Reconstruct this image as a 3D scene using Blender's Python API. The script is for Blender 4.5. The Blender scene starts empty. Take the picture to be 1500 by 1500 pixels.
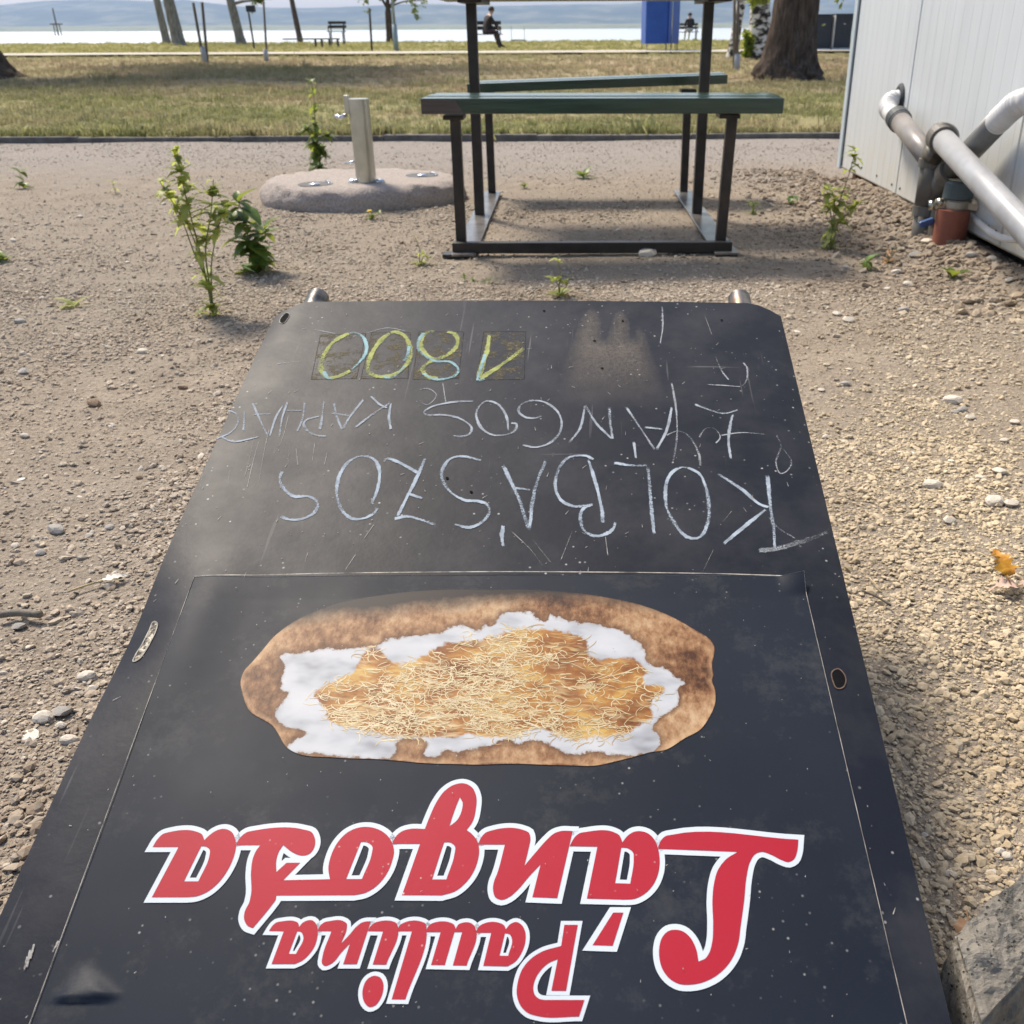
import bpy, bmesh, math, random
import numpy as np
from mathutils import Vector, Matrix, Euler
from mathutils.geometry import tessellate_polygon, delaunay_2d_cdt

R = math.radians
scene = bpy.context.scene
C = scene.collection

# ------------------------------------------------------------------ camera
F, PX, PY, CAMH = 1410.0, 835.0, 750.0, 0.65
PITCH = math.atan(708 / F)
ROLL = R(-0.3)
cam = bpy.data.cameras.new('camera')
cam.sensor_width = 36.0
cam.lens = 36.0 * F / 1500
cam.shift_x = -(PX - 750) / 1500
cam.clip_start = 0.02
cam.clip_end = 20000
cam.dof.use_dof = True
cam.dof.focus_distance = 0.85
cam.dof.aperture_fstop = 18
camo = bpy.data.objects.new('camera', cam)
C.objects.link(camo)
camo.matrix_world = (Matrix.Translation((0, 0, CAMH)) @ Matrix.Rotation(math.pi / 2 - PITCH, 4, 'X')
                     @ Matrix.Rotation(ROLL, 4, 'Z'))
scene.camera = camo

# ------------------------------------------------------------------ sky and sun
SUN_AZ, SUN_EL = R(-39), R(53)            # azimuth from +Y, clockwise positive
w = bpy.data.worlds.new('World')
scene.world = w
w.use_nodes = True
nt = w.node_tree
sky = nt.nodes.new('ShaderNodeTexSky')
sky.sky_type = 'NISHITA'
sky.sun_disc = False
sky.sun_elevation = SUN_EL
sky.sun_rotation = SUN_AZ
sky.air_density = 1.0
sky.dust_density = 2.2
sky.ozone_density = 1.0
bg = nt.nodes['Background']
bg.inputs['Strength'].default_value = 0.118
nt.links.new(sky.outputs[0], bg.inputs['Color'])
sl = bpy.data.lights.new('sun', 'SUN')
sl.energy = 3.4
sl.angle = R(12)
sl.color = (1.0, 0.89, 0.74)
sun = bpy.data.objects.new('sun', sl)
C.objects.link(sun)
SUND = Vector((math.sin(SUN_AZ) * math.cos(SUN_EL), math.cos(SUN_AZ) * math.cos(SUN_EL), math.sin(SUN_EL)))
sun.rotation_euler = (-SUND).to_track_quat('-Z', 'Y').to_euler()
sun.location = (0, 0, 30)
scene.view_settings.view_transform = 'Standard'
scene.view_settings.look = 'None'
scene.view_settings.exposure = 0.82
scene.view_settings.gamma = 1.0

# ------------------------------------------------------------------ pixel helpers (photo pixels 1500 x 1500)
def ray(px, py):
    x = (px - PX) / F
    y = -(py - PY) / F
    c, s = math.cos(ROLL), math.sin(ROLL)
    x, y = c * x - s * y, s * x + c * y
    cp, sp = math.cos(PITCH), math.sin(PITCH)
    return Vector((x, cp + y * sp, y * cp - sp))
O = Vector((0, 0, CAMH))
def G(px, py, z=0.0):
    r = ray(px, py)
    return O + r * ((z - CAMH) / r.z)
def atY(px, py, Y):
    r = ray(px, py)
    return O + r * (Y / r.y)
def atX(px, py, X):
    r = ray(px, py)
    return O + r * (X / r.x)

# ------------------------------------------------------------------ noise in numpy
def vnoise(x, y, seed=0):
    xi = np.floor(x).astype(np.int64); yi = np.floor(y).astype(np.int64)
    fx = x - xi; fy = y - yi
    fx = fx * fx * (3 - 2 * fx); fy = fy * fy * (3 - 2 * fy)
    def h(a, b):
        n = (a * 374761393 + b * 668265263 + seed * 1442695) & 0x7fffffff
        n = (n ^ (n >> 13)) * 1274126177 & 0x7fffffff
        return ((n ^ (n >> 16)) & 0xffff) / 65535.0
    return (h(xi, yi) * (1 - fx) + h(xi + 1, yi) * fx) * (1 - fy) + (h(xi, yi + 1) * (1 - fx) + h(xi + 1, yi + 1) * fx) * fy
def fbm(x, y, oct=4, seed=0):
    s = 0; a = 0.5; t = 0
    for i in range(oct):
        s = s + a * vnoise(x * 2 ** i, y * 2 ** i, seed + i * 17); t += a; a *= 0.5
    return s / t

# ------------------------------------------------------------------ object helpers
def new_obj(name, me, mat=None, parent=None, origin=None):
    o = bpy.data.objects.new(name, me)
    C.objects.link(o)
    if mat is not None and me is not None and len(me.materials) == 0:
        me.materials.append(mat)
    if parent is not None:
        put_under(o, parent)
    return o
def put_under(o, parent):
    o.parent = parent
    if parent.parent is None and parent.type == 'EMPTY':
        o.matrix_parent_inverse = Matrix.Translation(-Vector(parent.location))
def tag(o, label, cat, group=None):
    o['label'] = label; o['category'] = cat
    if group: o['group'] = group
    return o
def thing(name, loc, label, cat, group=None):
    o = bpy.data.objects.new(name, None)
    o.empty_display_size = 0.05
    o.location = loc
    C.objects.link(o)
    return tag(o, label, cat, group)
def structure(o):
    o['kind'] = 'structure'; return o
def stuff(o):
    o['kind'] = 'stuff'; return o
class MB:
    """collects geometry for one mesh"""
    def __init__(s): s.v = []; s.f = []; s.m = []
    def add(s, vs, fs, mi=0):
        b = len(s.v)
        s.v += [tuple(p) for p in vs]
        s.f += [tuple(b + i for i in f) for f in fs]
        s.m += [mi] * len(fs)
        return s
    def box(s, c, d, rot=None, mi=0):
        vs = []
        for x in (-1, 1):
            for y in (-1, 1):
                for z in (-1, 1):
                    p = Vector((x * d[0] / 2, y * d[1] / 2, z * d[2] / 2))
                    if rot is not None: p = rot @ p
                    vs.append(p + Vector(c))
        return s.add(vs, [(0, 1, 3, 2), (4, 6, 7, 5), (0, 4, 5, 1), (2, 3, 7, 6), (0, 2, 6, 4), (1, 5, 7, 3)], mi)
    def tube(s, pts, rad, n=12, cap=True, mi=0, squash=None):
        pts = [Vector(p) for p in pts]
        if not hasattr(rad, '__len__'): rad = [rad] * len(pts)
        T = []
        for i in range(len(pts)):
            a = pts[max(0, i - 1)]; b = pts[min(len(pts) - 1, i + 1)]
            T.append((b - a).normalized())
        up = Vector((0, 0, 1)) if abs(T[0].z) < 0.9 else Vector((1, 0, 0))
        nrm = (up - T[0] * up.dot(T[0])).normalized()
        vs = []
        for i, p in enumerate(pts):
            nrm = (nrm - T[i] * nrm.dot(T[i])).normalized()
            bn = T[i].cross(nrm)
            for k in range(n):
                a = 2 * math.pi * k / n
                vs.append(p + (nrm * math.cos(a) + bn * math.sin(a)) * rad[i])
        fs = []
        for i in range(len(pts) - 1):
            for k in range(n):
                fs.append((i * n + k, i * n + (k + 1) % n, (i + 1) * n + (k + 1) % n, (i + 1) * n + k))
        if cap:
            fs.append(tuple(range(n - 1, -1, -1)))
            fs.append(tuple((len(pts) - 1) * n + k for k in range(n)))
        return s.add(vs, fs, mi)
    def lathe(s, prof, c=(0, 0, 0), n=24, mi=0):
        vs = []
        for r, z in prof:
            for k in range(n):
                a = 2 * math.pi * k / n
                vs.append((c[0] + r * math.cos(a), c[1] + r * math.sin(a), c[2] + z))
        fs = []
        m = len(prof)
        for i in range(m - 1):
            for k in range(n):
                fs.append((i * n + k, i * n + (k + 1) % n, (i + 1) * n + (k + 1) % n, (i + 1) * n + k))
        fs.append(tuple(range(n - 1, -1, -1)))
        fs.append(tuple((m - 1) * n + k for k in range(n)))
        return s.add(vs, fs, mi)
    def mesh(s, name, smooth=False, bevel=0):
        me = bpy.data.meshes.new(name)
        me.from_pydata(s.v, [], s.f)
        if any(s.m): me.polygons.foreach_set('material_index', s.m)
        if bevel:
            bm = bmesh.new(); bm.from_mesh(me)
            bmesh.ops.bevel(bm, geom=[e for e in bm.edges if len(e.link_faces) == 2 and e.calc_face_angle(0) > 0.6],
                            offset=bevel, segments=2, affect='EDGES', profile=0.5)
            bm.to_mesh(me); bm.free()
        if smooth:
            me.polygons.foreach_set('use_smooth', [True] * len(me.polygons))
        me.update()
        return me
    def obj(s, name, mat, parent=None, smooth=False, bevel=0):
        me = s.mesh(name, smooth, bevel)
        for m in (mat if isinstance(mat, (list, tuple)) else [mat]): me.materials.append(m)
        return new_obj(name, me, None, parent)
def smooth_by_angle(me, ang=40):
    bm = bmesh.new(); bm.from_mesh(me)
    for f in bm.faces: f.smooth = True
    for e in bm.edges:
        e.smooth = not (len(e.link_faces) == 2 and e.calc_face_angle(0) > R(ang))
    bm.to_mesh(me); bm.free()

# ------------------------------------------------------------------ materials
class NT:
    def __init__(s, name):
        s.mat = bpy.data.materials.new(name); s.mat.use_nodes = True
        s.t = s.mat.node_tree; s.n = s.t.nodes; s.n.clear()
        s.out = s.n.new('ShaderNodeOutputMaterial')
    def node(s, kind, **kw):
        nd = s.n.new('ShaderNode' + kind)
        for k, v in kw.items():
            if k.startswith('i_'):
                nd.inputs[k[2:].replace('_', ' ')].default_value = v
            else: setattr(nd, k, v)
        return nd
    def ln(s, a, b): s.t.links.new(a, b)
    def coord(s, kind='Object', scale=(1, 1, 1)):
        tc = s.node('TexCoord'); mp = s.node('Mapping'); mp.inputs['Scale'].default_value = scale
        s.ln(tc.outputs[kind], mp.inputs['Vector']); return mp.outputs[0]
    def pos(s, scale=(1, 1, 1)):
        g = s.node('NewGeometry'); mp = s.node('Mapping'); mp.inputs['Scale'].default_value = scale
        s.ln(g.outputs['Position'], mp.inputs['Vector']); return mp.outputs[0]
    def noise(s, vec, scale, detail=4, rough=0.55, out='Fac'):
        n = s.node('TexNoise'); n.inputs['Scale'].default_value = scale; n.inputs['Detail'].default_value = detail
        n.inputs['Roughness'].default_value = rough
        s.ln(vec, n.inputs['Vector']); return n.outputs[out]
    def ramp(s, fac, stops):
        r = s.node('ValToRGB'); e = r.color_ramp.elements
        while len(e) > 1: e.remove(e[-1])
        for i, (p, c) in enumerate(stops):
            k = e[0] if i == 0 else e.new(p)
            k.position = p
            c = (c, c, c) if not hasattr(c, '__len__') else c
            k.color = (*c[:3], 1)
        s.ln(fac, r.inputs['Fac']); return r.outputs['Color']
    def mix(s, fac, a, b, mode='MIX'):
        m = s.node('Mix', data_type='RGBA', blend_type=mode)
        for sock, v in ((m.inputs[0], fac), (m.inputs[6], a), (m.inputs[7], b)):
            if hasattr(v, 'links'): s.ln(v, sock)
            elif hasattr(v, '__len__'): sock.default_value = (*v[:3], 1)
            else: sock.default_value = v
        return m.outputs[2]
    def math(s, op, a, b=0.0):
        m = s.node('Math', operation=op)
        for sock, v in ((m.inputs[0], a), (m.inputs[1], b)):
            if hasattr(v, 'links'): s.ln(v, sock)
            else: sock.default_value = v
        return m.outputs[0]
    def bump(s, h, strength=0.3, dist=0.01, normal=None):
        b = s.node('Bump'); b.inputs['Strength'].default_value = strength; b.inputs['Distance'].default_value = dist
        s.ln(h, b.inputs['Height'])
        if normal is not None: s.ln(normal, b.inputs['Normal'])
        return b.outputs[0]
    def bsdf(s, color, rough=0.6, metal=0.0, normal=None, spec=0.5, **kw):
        p = s.node('BsdfPrincipled')
        for nm, v in (('Base Color', color), ('Roughness', rough), ('Metallic', metal), ('Specular IOR Level', spec)):
            if hasattr(v, 'links'): s.ln(v, p.inputs[nm])
            else: p.inputs[nm].default_value = (*v[:3], 1) if hasattr(v, '__len__') else v
        for k, v in kw.items(): p.inputs[k.replace('_', ' ')].default_value = v
        if normal is not None: s.ln(normal, p.inputs['Normal'])
        s.last = p
        return p.outputs[0]
    def done(s, sh):
        s.ln(sh, s.out.inputs['Surface']); return s.mat

def m_noisy(name, stops, scale=8, rough=0.6, metal=0.0, bump=0.0, bscale=60, bdist=0.004, coord='Object', cscale=(1, 1, 1), spec=0.5, detail=5):
    n = NT(name)
    v = n.coord(coord, cscale) if coord != 'World' else n.pos(cscale)
    col = n.ramp(n.noise(v, scale, detail, 0.6), stops)
    nr = n.bump(n.noise(v, bscale, 5, 0.6), bump, bdist) if bump else None
    return n.done(n.bsdf(col, rough, metal, nr, spec))
def m_leaf(name, stops, scale=12, transl=0.45, rough=0.5, rnd=0.0):
    n = NT(name)
    col = n.ramp(n.noise(n.pos(), scale, 3), stops)
    if rnd:
        oi = n.node('ObjectInfo')
        hsv = n.node('HueSaturation')
        n.ln(n.math('ADD', n.math('MULTIPLY', oi.outputs['Random'], rnd), 1 - rnd / 2), hsv.inputs['Value'])
        n.ln(col, hsv.inputs['Color']); col = hsv.outputs[0]
    a = n.bsdf(col, rough, spec=0.35)
    t = n.node('BsdfTranslucent'); n.ln(n.mix(0.5, col, (0.55, 0.6, 0.08)), t.inputs['Color'])
    mx = n.node('MixShader'); mx.inputs[0].default_value = transl
    n.ln(a, mx.inputs[1]); n.ln(t.outputs[0], mx.inputs[2])
    return n.done(mx.outputs[0])

M = {}
def build_materials():
    # gravel bed
    n = NT('gravel_bed')
    p = n.pos()
    big = n.noise(p, 0.9, 5, 0.6); mid = n.noise(p, 9, 6, 0.65); fine = n.noise(p, 130, 4, 0.7)
    c1 = n.ramp(mid, [(0.3, (0.115, 0.092, 0.07)), (0.5, (0.24, 0.2, 0.155)), (0.7, (0.37, 0.315, 0.25))])
    c2 = n.ramp(fine, [(0.3, (0.13, 0.1, 0.075)), (0.55, (0.33, 0.275, 0.215)), (0.75, (0.5, 0.43, 0.35))])
    c = n.mix(0.6, c1, c2)
    c = n.mix(n.ramp(big, [(0.38, 0.0), (0.62, 0.4)]), c, (0.25, 0.225, 0.19))
    sep = n.node('SeparateXYZ'); n.ln(n.pos(), sep.inputs[0])
    farg = n.math('MULTIPLY', n.math('SUBTRACT', n.math('ADD', sep.outputs[1], n.math('MULTIPLY', big, 1.6)), 5.4), 0.8)
    fg = n.node('Clamp'); n.ln(farg, fg.inputs[0])
    c = n.mix(n.math('MULTIPLY', fg.outputs[0], 0.75), c, n.ramp(n.noise(p, 70, 5, 0.7), [(0.3, (0.2, 0.18, 0.165)), (0.7, (0.37, 0.34, 0.315))]))
    h = n.math('ADD', n.math('MULTIPLY', fine, 0.5), n.noise(p, 50, 5, 0.7))
    M['gravel_bed'] = n.done(n.bsdf(c, 0.95, normal=n.bump(h, 0.9, 0.012), spec=0.15))
    # pebbles
    n = NT('pebble')
    oi = n.node('ObjectInfo')
    c = n.ramp(oi.outputs['Random'], [(0.0, (0.20, 0.155, 0.115)), (0.2, (0.33, 0.265, 0.20)), (0.45, (0.44, 0.36, 0.27)), (0.62, (0.30, 0.27, 0.235)),
                                      (0.75, (0.5, 0.42, 0.32)), (0.9, (0.38, 0.325, 0.26)), (1.0, (0.62, 0.57, 0.49))])
    sep = n.node('SeparateXYZ'); n.ln(n.pos(), sep.inputs[0])
    right = n.node('MapRange'); n.ln(n.math('SUBTRACT', sep.outputs[0], n.math('MULTIPLY', sep.outputs[1], 0.1)), right.inputs[0])
    right.inputs[1].default_value = -0.2; right.inputs[2].default_value = 0.5
    nearm = n.node('MapRange'); n.ln(sep.outputs[1], nearm.inputs[0]); nearm.inputs[1].default_value = 2.7; nearm.inputs[2].default_value = 1.5
    rmask = n.math('MULTIPLY', n.math('MULTIPLY', right.outputs[0], nearm.outputs[0]), 0.75)
    c = n.mix(rmask, c, n.mix(0.7, c, (0.72, 0.58, 0.33)))
    c = n.mix(0.35, c, n.ramp(n.noise(n.pos(), 300, 3), [(0.3, (0.18, 0.15, 0.12)), (0.7, (0.52, 0.45, 0.36))]))
    pt = n.ramp(n.noise(n.pos(), 2.2, 4, 0.6), [(0.36, (0.62, 0.58, 0.54)), (0.52, (1, 1, 1))])
    c = n.mix(0.6, c, n.mix(1.0, c, pt, 'MULTIPLY'))
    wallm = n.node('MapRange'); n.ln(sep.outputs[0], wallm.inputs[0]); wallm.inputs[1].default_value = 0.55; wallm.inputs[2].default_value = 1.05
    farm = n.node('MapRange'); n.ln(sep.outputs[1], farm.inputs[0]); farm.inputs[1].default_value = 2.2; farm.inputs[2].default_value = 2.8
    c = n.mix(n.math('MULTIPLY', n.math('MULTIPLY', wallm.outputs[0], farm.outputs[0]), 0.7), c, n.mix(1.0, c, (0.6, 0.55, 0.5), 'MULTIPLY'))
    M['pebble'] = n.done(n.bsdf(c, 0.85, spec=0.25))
    for nm, a, b in (('stone_pale', (0.42, 0.37, 0.30), (0.62, 0.57, 0.49)), ('stone_grey', (0.2, 0.19, 0.175), (0.37, 0.35, 0.32)),
                     ('stone_brown', (0.14, 0.09, 0.055), (0.26, 0.18, 0.12)), ('shell', (0.5, 0.47, 0.4), (0.66, 0.63, 0.56))):
        M[nm] = m_noisy(nm, [(0.3, a), (0.7, b)], 25, 0.8, bump=0.3, bscale=90, bdist=0.003, coord='Object')
    # lawn
    def lawn_col(n, wet=1.0):
        p = n.pos((1, 1, 1)); sep = n.node('SeparateXYZ'); n.ln(n.pos(), sep.inputs[0])
        a = n.noise(n.pos((0.55, 0.8, 0.3)), 1.0, 5, 0.62); b = n.noise(n.pos((1.0, 1.0, 0.3)), 4.0, 4, 0.6)
        green = n.ramp(b, [(0.3, (0.17, 0.19, 0.075)), (0.6, (0.29, 0.29, 0.125)), (0.8, (0.44, 0.39, 0.21))])
        dry = n.ramp(b, [(0.3, (0.30, 0.23, 0.145)), (0.6, (0.46, 0.36, 0.245)), (0.8, (0.56, 0.46, 0.33))])
        yr = n.ramp(n.math('MULTIPLY', sep.outputs[1], 1 / 64.0),
                    [(0.10, 0.10), (0.135, -0.02 + 0.02), (0.17, 0.2), (0.21, 0.52), (0.36, 0.55), (0.42, 0.22), (0.47, 0.12), (0.8, 0.02)])
        f = n.math('ADD', n.math('MULTIPLY', n.math('SUBTRACT', a, 0.5), 2.6), n.math('ADD', yr, 0.11))
        cl = n.node('Clamp'); n.ln(f, cl.inputs[0])
        c = n.mix(cl.outputs[0], green, dry)
        yel = n.ramp(n.math('MULTIPLY', sep.outputs[1], 1 / 64.0), [(0.4, 0.0), (0.5, 0.55)])
        return n.mix(yel, c, (0.36, 0.34, 0.1))
    n = NT('lawn')
    M['lawn'] = n.done(n.bsdf(n.mix(0.45, lawn_col(n), (0.24, 0.19, 0.115)), 0.95, normal=n.bump(n.noise(n.pos(), 25, 5, 0.7), 0.8, 0.03), spec=0.1))
    n = NT('grass_blade')
    col = lawn_col(n)
    oi = n.node('ObjectInfo')
    hsv = n.node('HueSaturation'); n.ln(n.math('ADD', n.math('MULTIPLY', oi.outputs['Random'], 0.55), 0.75), hsv.inputs['Value']); n.ln(col, hsv.inputs['Color'])
    col = hsv.outputs[0]
    t = n.node('BsdfTranslucent'); n.ln(col, t.inputs['Color'])
    mx = n.node('MixShader'); mx.inputs[0].default_value = 0.45
    n.ln(n.bsdf(col, 0.6, spec=0.25), mx.inputs[1]); n.ln(t.outputs[0], mx.inputs[2])
    M['grass_blade'] = n.done(mx.outputs[0])
    # water
    n = NT('water')
    nz = n.noise(n.pos((0.4, 1.6, 1)), 1.4, 5, 0.6)
    M['water'] = n.done(n.bsdf((0.45, 0.47, 0.47), 0.25, normal=n.bump(nz, 0.25, 0.06), spec=0.8))
    M['hill'] = m_noisy('hill', [(0.35, (0.045, 0.06, 0.035)), (0.5, (0.07, 0.09, 0.045)), (0.62, (0.16, 0.16, 0.1)), (0.75, (0.06, 0.08, 0.04))], 0.004, 0.95, coord='World')
    M['farshore'] = m_noisy('farshore', [(0.3, (0.1, 0.12, 0.04)), (0.55, (0.2, 0.2, 0.09)), (0.75, (0.08, 0.1, 0.04))], 0.02, 0.95, coord='World')
    M['path'] = m_noisy('path', [(0.3, (0.36, 0.33, 0.28)), (0.7, (0.5, 0.46, 0.4))], 2, 0.9, coord='World')
    M['kerb'] = m_noisy('kerb', [(0.3, (0.07, 0.066, 0.062)), (0.7, (0.17, 0.16, 0.15))], 12, 0.9, bump=0.4, bscale=80)
    # sign
    n = NT('sign_paint')
    v = n.coord('Object')
    g = n.noise(v, 3.5, 5, 0.6); s2 = n.noise(v, 40, 5, 0.65)
    base = n.ramp(g, [(0.3, (0.005, 0.0075, 0.014)), (0.6, (0.009, 0.012, 0.021)), (0.8, (0.018, 0.021, 0.030))])
    vor = n.node('TexVoronoi'); vor.inputs['Scale'].default_value = 95; n.ln(v, vor.inputs['Vector'])
    sp = n.math('MULTIPLY', n.ramp(vor.outputs['Distance'], [(0.07, 1.0), (0.13, 0.0)]), n.ramp(n.noise(v, 9, 4, 0.7), [(0.5, 0.0), (0.62, 1.0)]))
    base = n.mix(sp, base, (0.33, 0.33, 0.33))
    # long thin scratches
    for rot, sc, th in ((0.22, (160, 6, 1), 0.70), (-0.42, (5, 120, 1), 0.73), (1.0, (110, 4, 1), 0.71)):
        mp = n.node('Mapping'); mp.inputs['Rotation'].default_value = (0, 0, rot); mp.inputs['Scale'].default_value = sc
        tc = n.node('TexCoord'); n.ln(tc.outputs['Object'], mp.inputs['Vector'])
        sn = n.noise(mp.outputs[0], 1.0, 2, 0.5)
        base = n.mix(n.math('MULTIPLY', n.ramp(sn, [(th, 0.0), (th + 0.03, 1.0)]), n.ramp(g, [(0.45, 0.0), (0.62, 0.45)])), base, (0.16, 0.16, 0.165))
    dust = n.ramp(n.noise(v, 7, 6, 0.7), [(0.45, 0.0), (0.75, 0.05)])
    base = n.mix(dust, base, (0.42, 0.39, 0.34))
    ro = n.ramp(n.noise(v, 11, 6, 0.65), [(0.25, 0.42), (0.75, 0.52)])
    hgt = n.math('ADD', n.math('MULTIPLY', s2, 0.5), n.math('MULTIPLY', n.noise(v, 6, 3, 0.5), 0.35))
    M['sign_paint'] = n.done(n.bsdf(base, ro, normal=n.bump(hgt, 0.12, 0.005), spec=0.12))
    # poster
    n = NT('poster_print')
    v = n.coord('Object')
    base = n.ramp(n.noise(v, 5, 4), [(0.3, (0.0065, 0.0105, 0.019)), (0.7, (0.0105, 0.0155, 0.026))])
    vor = n.node('TexVoronoi'); vor.inputs['Scale'].default_value = 130; n.ln(v, vor.inputs['Vector'])
    sp = n.math('MULTIPLY', n.ramp(vor.outputs['Distance'], [(0.06, 1.0), (0.14, 0.0)]), n.ramp(n.noise(v, 7, 5, 0.7), [(0.5, 0.0), (0.64, 1.0)]))
    base = n.mix(n.math('MULTIPLY', sp, 0.6), base, (0.4, 0.4, 0.38))
    base = n.mix(n.ramp(n.noise(v, 12, 8, 0.8), [(0.52, 0.0), (0.8, 0.10)]), base, (0.4, 0.38, 0.33))
    ro = n.ramp(n.noise(v, 9, 6, 0.6), [(0.25, 0.46), (0.75, 0.58)])
    hgt = n.math('ADD', n.math('MULTIPLY', n.noise(v, 600, 2, 0.6), 0.05), n.noise(v, 9, 3, 0.5))
    M['poster'] = n.done(n.bsdf(base, ro, normal=n.bump(hgt, 0.08, 0.004), spec=0.13))
    def printed(nm, stops, scale, rough=0.5, detail=6, attr=False, stretch=(1, 1, 1)):
        n = NT(nm)
        v = n.coord('Object')
        c = n.ramp(n.noise(n.coord('Object', stretch), scale, detail, 0.7 if detail > 8 else 0.6), stops)
        if attr:
            at = n.node('Attribute'); at.attribute_name = 'burn'
            c = n.mix(at.outputs['Fac'], c, (0.022, 0.015, 0.014))
        vor = n.node('TexVoronoi'); vor.inputs['Scale'].default_value = 130; n.ln(v, vor.inputs['Vector'])
        sp = n.math('MULTIPLY', n.ramp(vor.outputs['Distance'], [(0.05, 0.8), (0.12, 0.0)]), n.ramp(n.noise(v, 8, 5, 0.7), [(0.52, 0.0), (0.64, 1.0)]))
        c = n.mix(sp, c, (0.5, 0.48, 0.45))
        return n.done(n.bsdf(c, rough, normal=n.bump(n.noise(v, 500, 2, 0.6), 0.03, 0.001), spec=0.18))
    M['red'] = printed('letter_red', [(0.3, (0.29, 0.009, 0.022)), (0.7, (0.33, 0.012, 0.028))], 6)
    M['white'] = printed('letter_white', [(0.3, (0.44, 0.49, 0.54)), (0.7, (0.50, 0.55, 0.60))], 6)
    M['crust'] = printed('print_crust', [(0.32, (0.05, 0.016, 0.006)), (0.44, (0.14, 0.055, 0.02)), (0.54, (0.24, 0.12, 0.05)), (0.64, (0.34, 0.2, 0.1)), (0.75, (0.42, 0.29, 0.17))], 26, attr=True, detail=12, stretch=(1.6, 0.8, 1))
    M['cream'] = printed('print_cream', [(0.3, (0.16, 0.17, 0.2)), (0.42, (0.31, 0.325, 0.36)), (0.55, (0.39, 0.405, 0.435)), (0.7, (0.45, 0.465, 0.485))], 18, stretch=(1, 1.6, 1))
    M['golden'] = printed('print_golden', [(0.3, (0.12, 0.04, 0.012)), (0.45, (0.26, 0.1, 0.028)), (0.55, (0.36, 0.18, 0.05)), (0.7, (0.45, 0.29, 0.08))], 26, detail=9)
    n = NT('print_cheese')
    at = n.node('Attribute'); at.attribute_name = 'tone'
    M['cheese'] = n.done(n.bsdf(n.ramp(at.outputs['Fac'], [(0, (0.28, 0.16, 0.055)), (0.4, (0.40, 0.29, 0.13)), (1, (0.50, 0.43, 0.27))]), 0.5))
    def chalk(nm, col, dens, streak=(1, 1, 1)):
        n = NT(nm)
        v = n.coord('Object', streak)
        a = n.ramp(n.noise(v, 300, 5, 0.8), [(0.5 - dens * 0.32, 0.0), (0.62 - dens * 0.3, 1.0)])
        b = n.ramp(n.noise(v, 60, 3, 0.6), [(0.25, 0.35), (0.6, 1.0)])
        at = n.node('Attribute'); at.attribute_name = 'soft'
        grain = n.math('ADD', at.outputs['Fac'], n.math('MULTIPLY', n.math('SUBTRACT', n.noise(v, 520, 4, 0.8), 0.5), 1.7))
        a = n.math('MULTIPLY', n.ramp(grain, [(0.62 - dens * 0.5, 0.0), (1.12 - dens * 0.5, 1.0)]), n.math('MULTIPLY', b, min(1, dens + 0.3)))
        tr = n.node('BsdfTransparent'); mx = n.node('MixShader')
        n.ln(a, mx.inputs[0]); n.ln(tr.outputs[0], mx.inputs[1]); n.ln(n.bsdf(col, 0.95, spec=0.1), mx.inputs[2])
        return n.done(mx.outputs[0])
    M['chalk'] = chalk('chalk_white', (0.33, 0.385, 0.45), 0.85)
    M['chalk2'] = chalk('chalk_thin', (0.31, 0.345, 0.39), 0.95)
    M['chalk_faint'] = chalk('chalk_faint', (0.33, 0.35, 0.38), 0.5)
    M['chalk_yellow'] = chalk('chalk_yellow', (0.34, 0.37, 0.14), 0.9)
    M['chalk_cyan'] = chalk('chalk_cyan', (0.27, 0.42, 0.45), 0.85)
    M['scratch'] = chalk('scratch', (0.36, 0.35, 0.33), 0.5)
    n = NT('smudge')
    at = n.node('Attribute'); at.attribute_name = 'fade'
    v = n.coord('Object')
    a = n.math('MULTIPLY', at.outputs['Fac'], n.ramp(n.noise(v, 350, 4, 0.75), [(0.3, 0.1), (0.7, 1.0)]))
    tr = n.node('BsdfTransparent'); mx = n.node('MixShader')
    n.ln(a, mx.inputs[0]); n.ln(tr.outputs[0], mx.inputs[1]); n.ln(n.bsdf((0.3, 0.26, 0.215), 0.95, spec=0.1), mx.inputs[2])
    M['smudge'] = n.done(mx.outputs[0])
    n = NT('stencil_dirt')
    v = n.coord('Object')
    a = n.math('MULTIPLY', n.ramp(n.noise(v, 60, 6, 0.72), [(0.5, 0.0), (0.56, 1.0)]), n.ramp(n.noise(v, 420, 3, 0.7), [(0.3, 0.1), (0.6, 0.85)]))
    tr = n.node('BsdfTransparent'); mx = n.node('MixShader')
    n.ln(a, mx.inputs[0]); n.ln(tr.outputs[0], mx.inputs[1]); n.ln(n.bsdf((0.13, 0.115, 0.075), 0.95, spec=0.1), mx.inputs[2])
    M['stencil'] = n.done(mx.outputs[0])
    M['groove'] = m_noisy('groove', [(0.3, (0.003, 0.003, 0.004)), (0.7, (0.008, 0.008, 0.009))], 30, 0.9, spec=0.08)
    M['tube_steel'] = m_noisy('tube_steel', [(0.35, (0.03, 0.032, 0.036)), (0.55, (0.16, 0.15, 0.14)), (0.68, (0.22, 0.12, 0.07)), (0.8, (0.3, 0.29, 0.27))], 40, 0.33, 0.7, bump=0.2, bscale=150, bdist=0.002)
    M['scraps'] = m_noisy('scraps', [(0.4, (0.008, 0.007, 0.006)), (0.5, (0.12, 0.1, 0.07)), (0.62, (0.4, 0.37, 0.3))], 260, 0.5, 0.3, bump=0.6, bscale=260, bdist=0.004)
    M['rust_dark'] = m_noisy('rust_dark', [(0.35, (0.03, 0.022, 0.018)), (0.7, (0.14, 0.085, 0.055))], 120, 0.8)
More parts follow.
